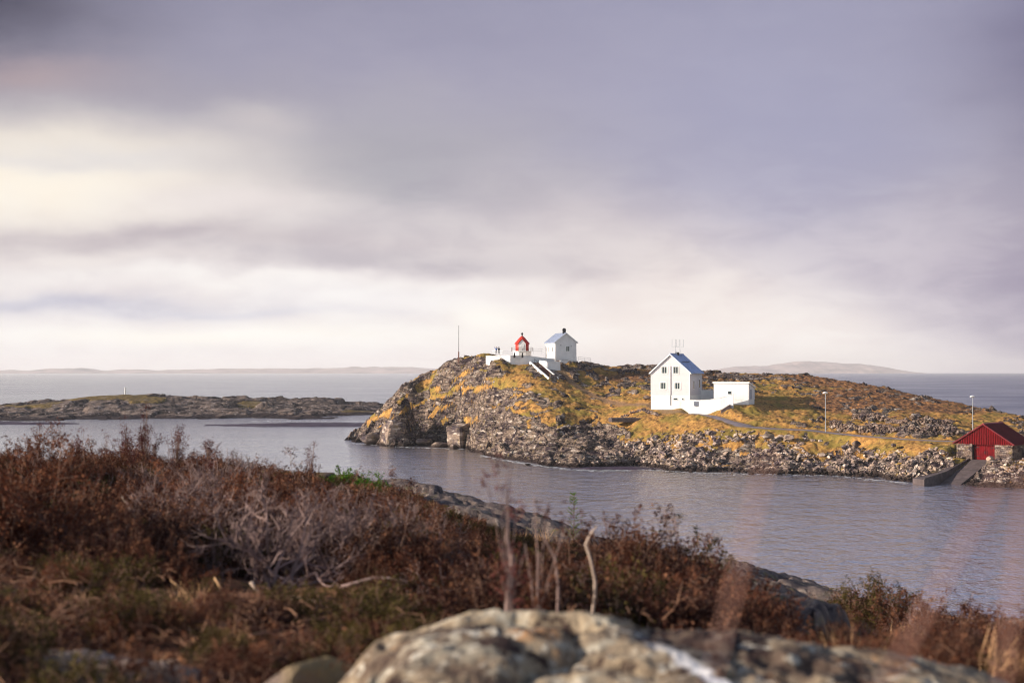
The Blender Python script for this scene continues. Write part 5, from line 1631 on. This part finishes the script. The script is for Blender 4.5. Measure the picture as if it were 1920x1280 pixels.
sk = [(72, 840, 12, .50, 3, .035, 'lone rust-coloured sprig standing highest at the far left over the water'), (150, 845, 12, .46, 7, .10, 'rust sprig cluster on the skyline right of the lone left sprig'),
      (200, 850, 12, .40, 8, .09, 'low rust tuft on the skyline between two taller clusters'), (272, 850, 11.5, .62, 18, .17, 'tallest bushy rust-brown tuft on the heather skyline'),
      (335, 852, 11.5, .56, 12, .12, 'second tall rust-brown tuft on the skyline, right of the tallest'), (238, 852, 12, .46, 10, .11, 'small rust tuft tucked left of the tallest one'),
      (585, 905, 13.5, .46, 9, .09, 'round rust-brown tuft beside the pale stone at the skyline'), (392, 870, 12, .40, 9, .13, 'low brown tuft at the sagging part of the skyline')]
for i, (u, v, Y, H, hd_, wd_, lb) in enumerate(sk):
    plant_thing('heather_sprig', lb, 'heather', tuft(400 + i, H, hd_, 90, wd_), xat(u, Y), Y, 1.0, i, leaf=M['hrust'], group='rust sprigs on the skyline', leafname='seed_heads')


# juniper
def juniper(seed, H=.36, W=.07, n_=26, low=False):
    b = PB(seed); r = b.r
    b.stick([(0, 0, -.05), (0.005, 0, H * .5), (0.01, 0, H)], .005, .002)
    for i in range(n_):
        z = r.uniform(.05, 1) * H; a = r.uniform(0, 6.28); L = W * (1.15 - z / H) * r.uniform(.7, 1.3) + .015; d = unit(np.array([math.cos(a), math.sin(a), .7])); o = np.array([0, 0, z])
        b.stick([o, o + d * L], .0015, .001); k = 22; s_ = r.uniform(.1, 1.05, k)[:, None]; b.leaves(o + d * L * s_, unit(d + r.normal(0, .7, (k, 3))), r.uniform(.008, .016, k), np.full(k, .002))
    return b


plant_thing('juniper_seedling', 'small upright yellow-green juniper pointing above the heather at centre right', 'juniper', juniper(5, .56, .11, 60), xat(1071, 18), 17.4, 1.2, 0, leaf=M['hgreen'])
for i, (u, Y, lb) in enumerate([(655, 14.5, 'low bright green juniper patch beside the pale stone'), (690, 15.5, 'low green juniper sprawling at the foot of the ridge rock'), (632, 14.0, 'small green juniper tuft just left of the bright patch')]):
    b = heather(500 + i, .26, .30, 34, 12, 9, .014, .003); plant_thing('low_juniper', lb, 'juniper', b, xat(u, Y), Y, 1.0, i, leaf=M['hgreen'])
big_rock(606, 898, 19.0, .22, .18, .17, .2, 'small pale pinkish stone beside the green juniper on the ridge', 2)

# tall plants close to the lens, in front of the water
plant_thing('heather_plant', 'tall slender heather stalk with forked pale stem and small brown crown', 'heather', tuft(601, .61, 3, 80, .045), xat(950, 3.6), 3.6, 1.0, 0, leaf=M['hrust'], twig=M['twig'])
plant_thing('heather_plant', 'tall blurred heather plant with a fuzzy upright brown plume beside the slender stalk', 'heather', tuft(602, .63, 3, 130, .03), xat(1012, 3.8), 3.8, 1.0, 1, leaf=M['hbrown'], twig=M['twig'])
mid = [(880, 5.2, .30, 0), (925, 4.6, .28, 1), (1005, 4.6, .34, 0), (1050, 5.0, .34, 1), (1135, 5.6, .46, 0), (1190, 6.0, .48, 0), (1240, 6.2, .44, 0), (1160, 4.8, .30, 2), (1290, 6.4, .42, 2), (1330, 6.6, .40, 0), (1385, 5.6, .27, 1), (1350, 5.0, .26, 0), (1090, 4.6, .28, 2), (1225, 4.6, .26, 1), (965, 5.6, .28, 2),
       (1590, 9.5, .40, 0), (1640, 9.2, .44, 2), (1690, 9.0, .42, 0), (1740, 8.8, .38, 0), (1790, 8.4, .34, 0), (1820, 7.8, .24, 1), (1880, 5.8, .26, 0), (1925, 5.6, .28, 1), (1560, 8.4, .24, 2)]
where = ['{0} heather behind the boulder, {1}', '{0} heather on the right-hand slope, {1}']
colw = ['dark red-brown', 'amber-brown', 'dark olive']
desc = {880: 'first from the left, low', 925: 'under the slender stalk, low', 965: 'directly left of the fuzzy plume', 1005: 'directly below the fuzzy plume', 1050: 'under the upright juniper', 1090: 'at the foot of the bent pale stem', 1135: 'just right of the bent pale stem', 1160: 'lower one right of the bent stem',
        1190: 'tall one near the top of the clump', 1225: 'low one against the boulder crest', 1240: 'tallest dense one of the clump', 1290: 'where the clump starts to slope down', 1330: 'on the sloping right of the clump', 1350: 'lower one at the clump’s right', 1385: 'glowing soft tuft at the right end of the clump', 1420: 'last one before the ribbed rock', 1440: 'low one under the ribbed rock',
        1560: 'low one left of the rounded mound', 1590: 'left end of the rounded mound', 1640: 'left half of the rounded mound', 1690: 'top of the rounded mound', 1740: 'right half of the rounded mound', 1790: 'right end of the rounded mound', 1820: 'small one right of the mound', 1880: 'near the bottom right corner', 1925: 'cut by the right edge of the picture'}
for i, (u, Y, H, k) in enumerate(mid):
    b = heather(700 + i, .30 if u < 1500 else .42, H * (.97 if u < 1500 else .95), 52 if u < 1500 else 70, 14, 8)
    lb = where[0 if u < 1500 else 1].format(colw[k], desc[u]).replace('’', '')
    plant_thing('heather_bush', lb, 'heather', b, xat(u, Y), Y, 1.0, i, leaf=[M['hbrown'], M['hbrown'], M['holive']][k], group='heather bushes behind the front boulder' if u < 1500 else 'heather bushes on the right slope', twig=M['twig'] if i % 3 == 0 else M['twigb'])


def stick_thing(name, label, pix, r0, r1, mat_, n_=8, group=None):
    q = [at(*p) for p in pix]; P0 = q[0]; m = MB(); L = len(q); ps = []
    for i in range(L - 1):
        for k in range(3): ps.append(q[i].lerp(q[i + 1], k / 3) - P0)
    ps.append(q[-1] - P0); nn = len(ps); m.tube(ps, [r0 + (r1 - r0) * i / (nn - 1) for i in range(nn)], n_)
    o = m.build(name, mat_, None, True); o.location = P0; tag(o, label, 'branch', group); return o


stick_thing('dead_branch', 'bent bleached bare stem rising from behind the boulder at centre right', [(1108, 1170, 4.4), (1115, 1120, 4.4), (1116, 1090, 4.4), (1108, 1050, 4.4), (1098, 1020, 4.4), (1107, 1000, 4.4), (1120, 985, 4.4)], .006, .0028, M['pale'])
stick_thing('dead_branch', 'pale stem fork standing under the slender heather stalk', [(950, 1180, 3.7), (956, 1100, 3.7), (962, 1050, 3.7), (950, 1010, 3.7), (953, 960, 3.7)], .011, .003, M['twig'])
stick_thing('dead_branch', 'faint pale stem below the fuzzy brown plume', [(1045, 1180, 3.9), (1047, 1100, 3.9), (1042, 1050, 3.9), (1022, 1010, 3.9)], .005, .002, M['twig'])
stick_thing('dead_branch', 'short forked pale stick on the left slope above the bare shrubs', [(262, 985, 6.4), (245, 955, 6.4), (228, 930, 6.4)], .006, .003, M['pale'])
stick_thing('dead_branch', 'short straight straw-coloured stalk leaning left in the low ground', [(438, 1140, 4.9), (402, 1082, 4.9)], .005, .004, M['straw'])
stick_thing('dead_branch', 'straight straw-coloured stalk lying diagonally left of the leaning one', [(368, 1130, 5.0), (320, 1086, 5.0)], .005, .003, M['straw'])
stick_thing('dead_branch', 'crooked pale dead branch lying across the low ground under the bleached shrub', [(470, 1090, 5.2), (490, 1115, 5.2), (520, 1125, 5.2), (560, 1120, 5.1), (600, 1128, 5.0)], .008, .004, M['pale'])
stick_thing('dead_branch', 'long dark arching branch between low ground and heather bushes', [(640, 1100, 5.4), (700, 1083, 5.4), (750, 1085, 5.4), (790, 1110, 5.4), (830, 1100, 5.4)], .008, .004, M['twig'])
stick_thing('dead_branch', 'thin wavy pale branch on the left slope near the edge', [(25, 965, 7.2), (45, 954, 7.2), (70, 965, 7.2), (105, 960, 7.2)], .006, .003, M['twig'])

# out-of-focus grass stems right in front of the lens
for i, (a, b, Y, lb) in enumerate([((1372, 1120), (1440, 850), .55, 'faint blurred reddish grass stem against the water, first of three from the left'), ((1715, 1180), (1880, 880), .55, 'faint blurred reddish grass stem leaning right, middle of three'), ((1890, 1190), (1925, 880), .55, 'faint blurred reddish grass stem at the right edge')]):
    p0 = at(a[0] - (b[0] - a[0]) * .9, a[1] + (a[1] - b[1]) * .9, Y); p1 = at(b[0], b[1], Y); m = MB()
    m.tube([(0, 0, 0), (p1 - p0) * .5, (p1 - p0)], [.0002, .0006, .0006], 6); o = m.build('grass_stem', M['redstem'], None, True); o.location = p0; tag(o, lb, 'grass stem', 'grass stems in front of the lens')


# ---- boulder at the bottom of the frame
def front_boulder():
    sil = [(560, 1330), (600, 1285), (660, 1228), (700, 1182), (760, 1160), (840, 1143), (930, 1132), (1020, 1136), (1100, 1142), (1200, 1146), (1300, 1150), (1400, 1158), (1500, 1172), (1600, 1189), (1700, 1206), (1800, 1230), (1900, 1272), (2000, 1330), (2100, 1400)]
    U1 = np.linspace(560, 2100, 520); T = np.linspace(0, 1, 260); UU, TT = np.meshgrid(U1, T)
    Yc = 2.75; Y0 = 1.45
    YY = Y0 + (3.5 - Y0) * TT
    xx = (UU - 960) * (Yc / FPX) * (1 + (YY - Yc) * .12)
    topz = -.022 + CAMH + (VH - np.interp(UU, [a for a, _ in sil], [b for _, b in sil])) * Yc / FPX
    dz = np.where(YY < Yc, -.055 * (Yc - YY) - .045 * (Yc - YY) ** 2, -1.1 * (YY - Yc) ** 1.6)
    zz = topz + dz
    b1, g1 = blocks(xx * 1.7 + .6 + .25 * fbm(xx * 3, YY * 3, 3, 433), YY * 2.2 + xx * .5 + .25 * fbm(xx * 3, YY * 3, 3, 435), 401, .9); b2, g2 = blocks(xx * 5, YY * 5, 411, .9)
    crest = np.exp(-((YY - Yc) / .35) ** 2)
    big_ = .042 * b1 - .05 * np.exp(-g1 * 10)
    zz = zz + (1 - .7 * crest) * big_ + (1 - .7 * crest) * (.020 * b2 - .008 * np.exp(-g2 * 6)) + .016 * fbm(xx * 11, YY * 11, 5, 421, .6) - .02 * np.clip(fbm(xx * 7, YY * 7, 4, 441) - .25, 0, 1) * 3 + .03 * fbm(xx * 2.6, YY * 2.6, 2, 431) * (1 - .6 * crest)
    # open crack near the left end
    crack = np.exp(-((UU - 690 + (YY - 2) * 30) / 13) ** 2) * (YY < 2.7)
    zz = zz - .22 * crack
    me = grid_mesh('boulder', xx, YY, zz, np.ones_like(zz, bool), {})
    m_ = bpy.data.materials.new('lichen_rock'); m_.use_nodes = True; n = NT(m_.node_tree); bs = n.n['Principled BSDF']; g = n.node('ShaderNodeNewGeometry'); P = g.outputs['Position']
    a = n.noise(P, 4.0, 6, .62); b = n.noise(P, 7, 7, .7); cN = n.noise(n.mapping(P, (1, 1, 1), (0, 0, 0), (7, 3, 1)), 5, 5, .6); dN = n.noise(n.mapping(P, (1, 1, 1), (0, 0, 0), (3, 9, 1)), 3.6, 5, .6)
    c = n.mix(n.smooth(a, .38, .6), (.11, .075, .055, 1), (.36, .275, .18, 1)); c = n.mix(n.smooth(b, .54, .64), c, (.50, .44, .34, 1))
    c = n.mix(n.smooth(cN, .60, .68, 0, .8), c, (.50, .25, .10, 1)); c = n.mix(n.smooth(dN, .57, .68, 0, .8), c, (.30, .27, .21, 1)); c = n.mix(n.smooth(b, .485, .41), c, (.045, .025, .02, 1)); fN = n.noise(P, 22, 6, .7); c = n.mix(n.smooth(fN, .56, .64, 0, .75), c, (.60, .55, .46, 1)); c = n.mix(n.smooth(fN, .44, .37, 0, .85), c, (.05, .03, .025, 1))
    # quartz vein
    sp = n.node('ShaderNodeSeparateXYZ'); n.put(sp.inputs[0], P)
    vein = n.m('ADD', n.m('SUBTRACT', sp.outputs[0], n.m('MULTIPLY', n.m('SUBTRACT', 2.75, sp.outputs[1]), .30)), n.m('MULTIPLY', n.m('SUBTRACT', n.noise(P, 6, 3), .5), .10))
    vm = n.m('MULTIPLY', n.m('MULTIPLY', n.smooth(sp.outputs[1], 2.75, 2.35), n.smooth(n.m('ABSOLUTE', n.m('SUBTRACT', vein, .22)), .026, .010)), n.smooth(n.noise(P, 11, 3), .34, .46))
    c = n.mix(vm, c, (.82, .80, .80, 1))
    n.put(bs.inputs['Base Color'], c); bs.inputs['Roughness'].default_value = .85; bs.inputs['Specular IOR Level'].default_value = .2; n.put(bs.inputs['Normal'], n.bump(b, .6, .02))
    o = link_mesh('boulder', me, m_); tag(o, 'huge blurred lichen-covered boulder with a white quartz vein filling the bottom of the frame', 'boulder')


front_boulder()
for (u, v, Y, sx, sy, sz, rz, lb, k) in [(590, 1300, 2.9, .14, .12, .12, .5, 'sloping brown stone wedged against the left end of the front boulder', 1),
                                          (130, 1292, 3.1, .34, .22, .085, .1, 'flat grey lichen-spotted stone at the bottom left corner', 3), (330, 1308, 3.2, .22, .2, .09, .9, 'flat grey stone at the bottom edge right of the corner stone', 4)]:
    big_rock(u, v, Y, sx, sy, sz, rz, lb, k)

# ------------------------------------------------------------------ air
HAZE = 0.00006
mb = MB(); mb.box(-16000, 16000, -16000, 16000, -9, 140)
hm = bpy.data.materials.new('haze'); hm.use_nodes = True; n = NT(hm.node_tree); n.n.clear()
pv = n.node('ShaderNodeVolumePrincipled'); pv.inputs['Color'].default_value = (1.0, 0.98, 0.985, 1); pv.inputs['Density'].default_value = HAZE; pv.inputs['Anisotropy'].default_value = 0.0
n.l.new(pv.outputs[0], n.node('ShaderNodeOutputMaterial').inputs['Volume'])
hz = mb.build('haze', hm); tag(hz, 'pale sea haze fading the far hills and the horizon', 'haze', kind='stuff'); hz.display_type = 'WIRE'
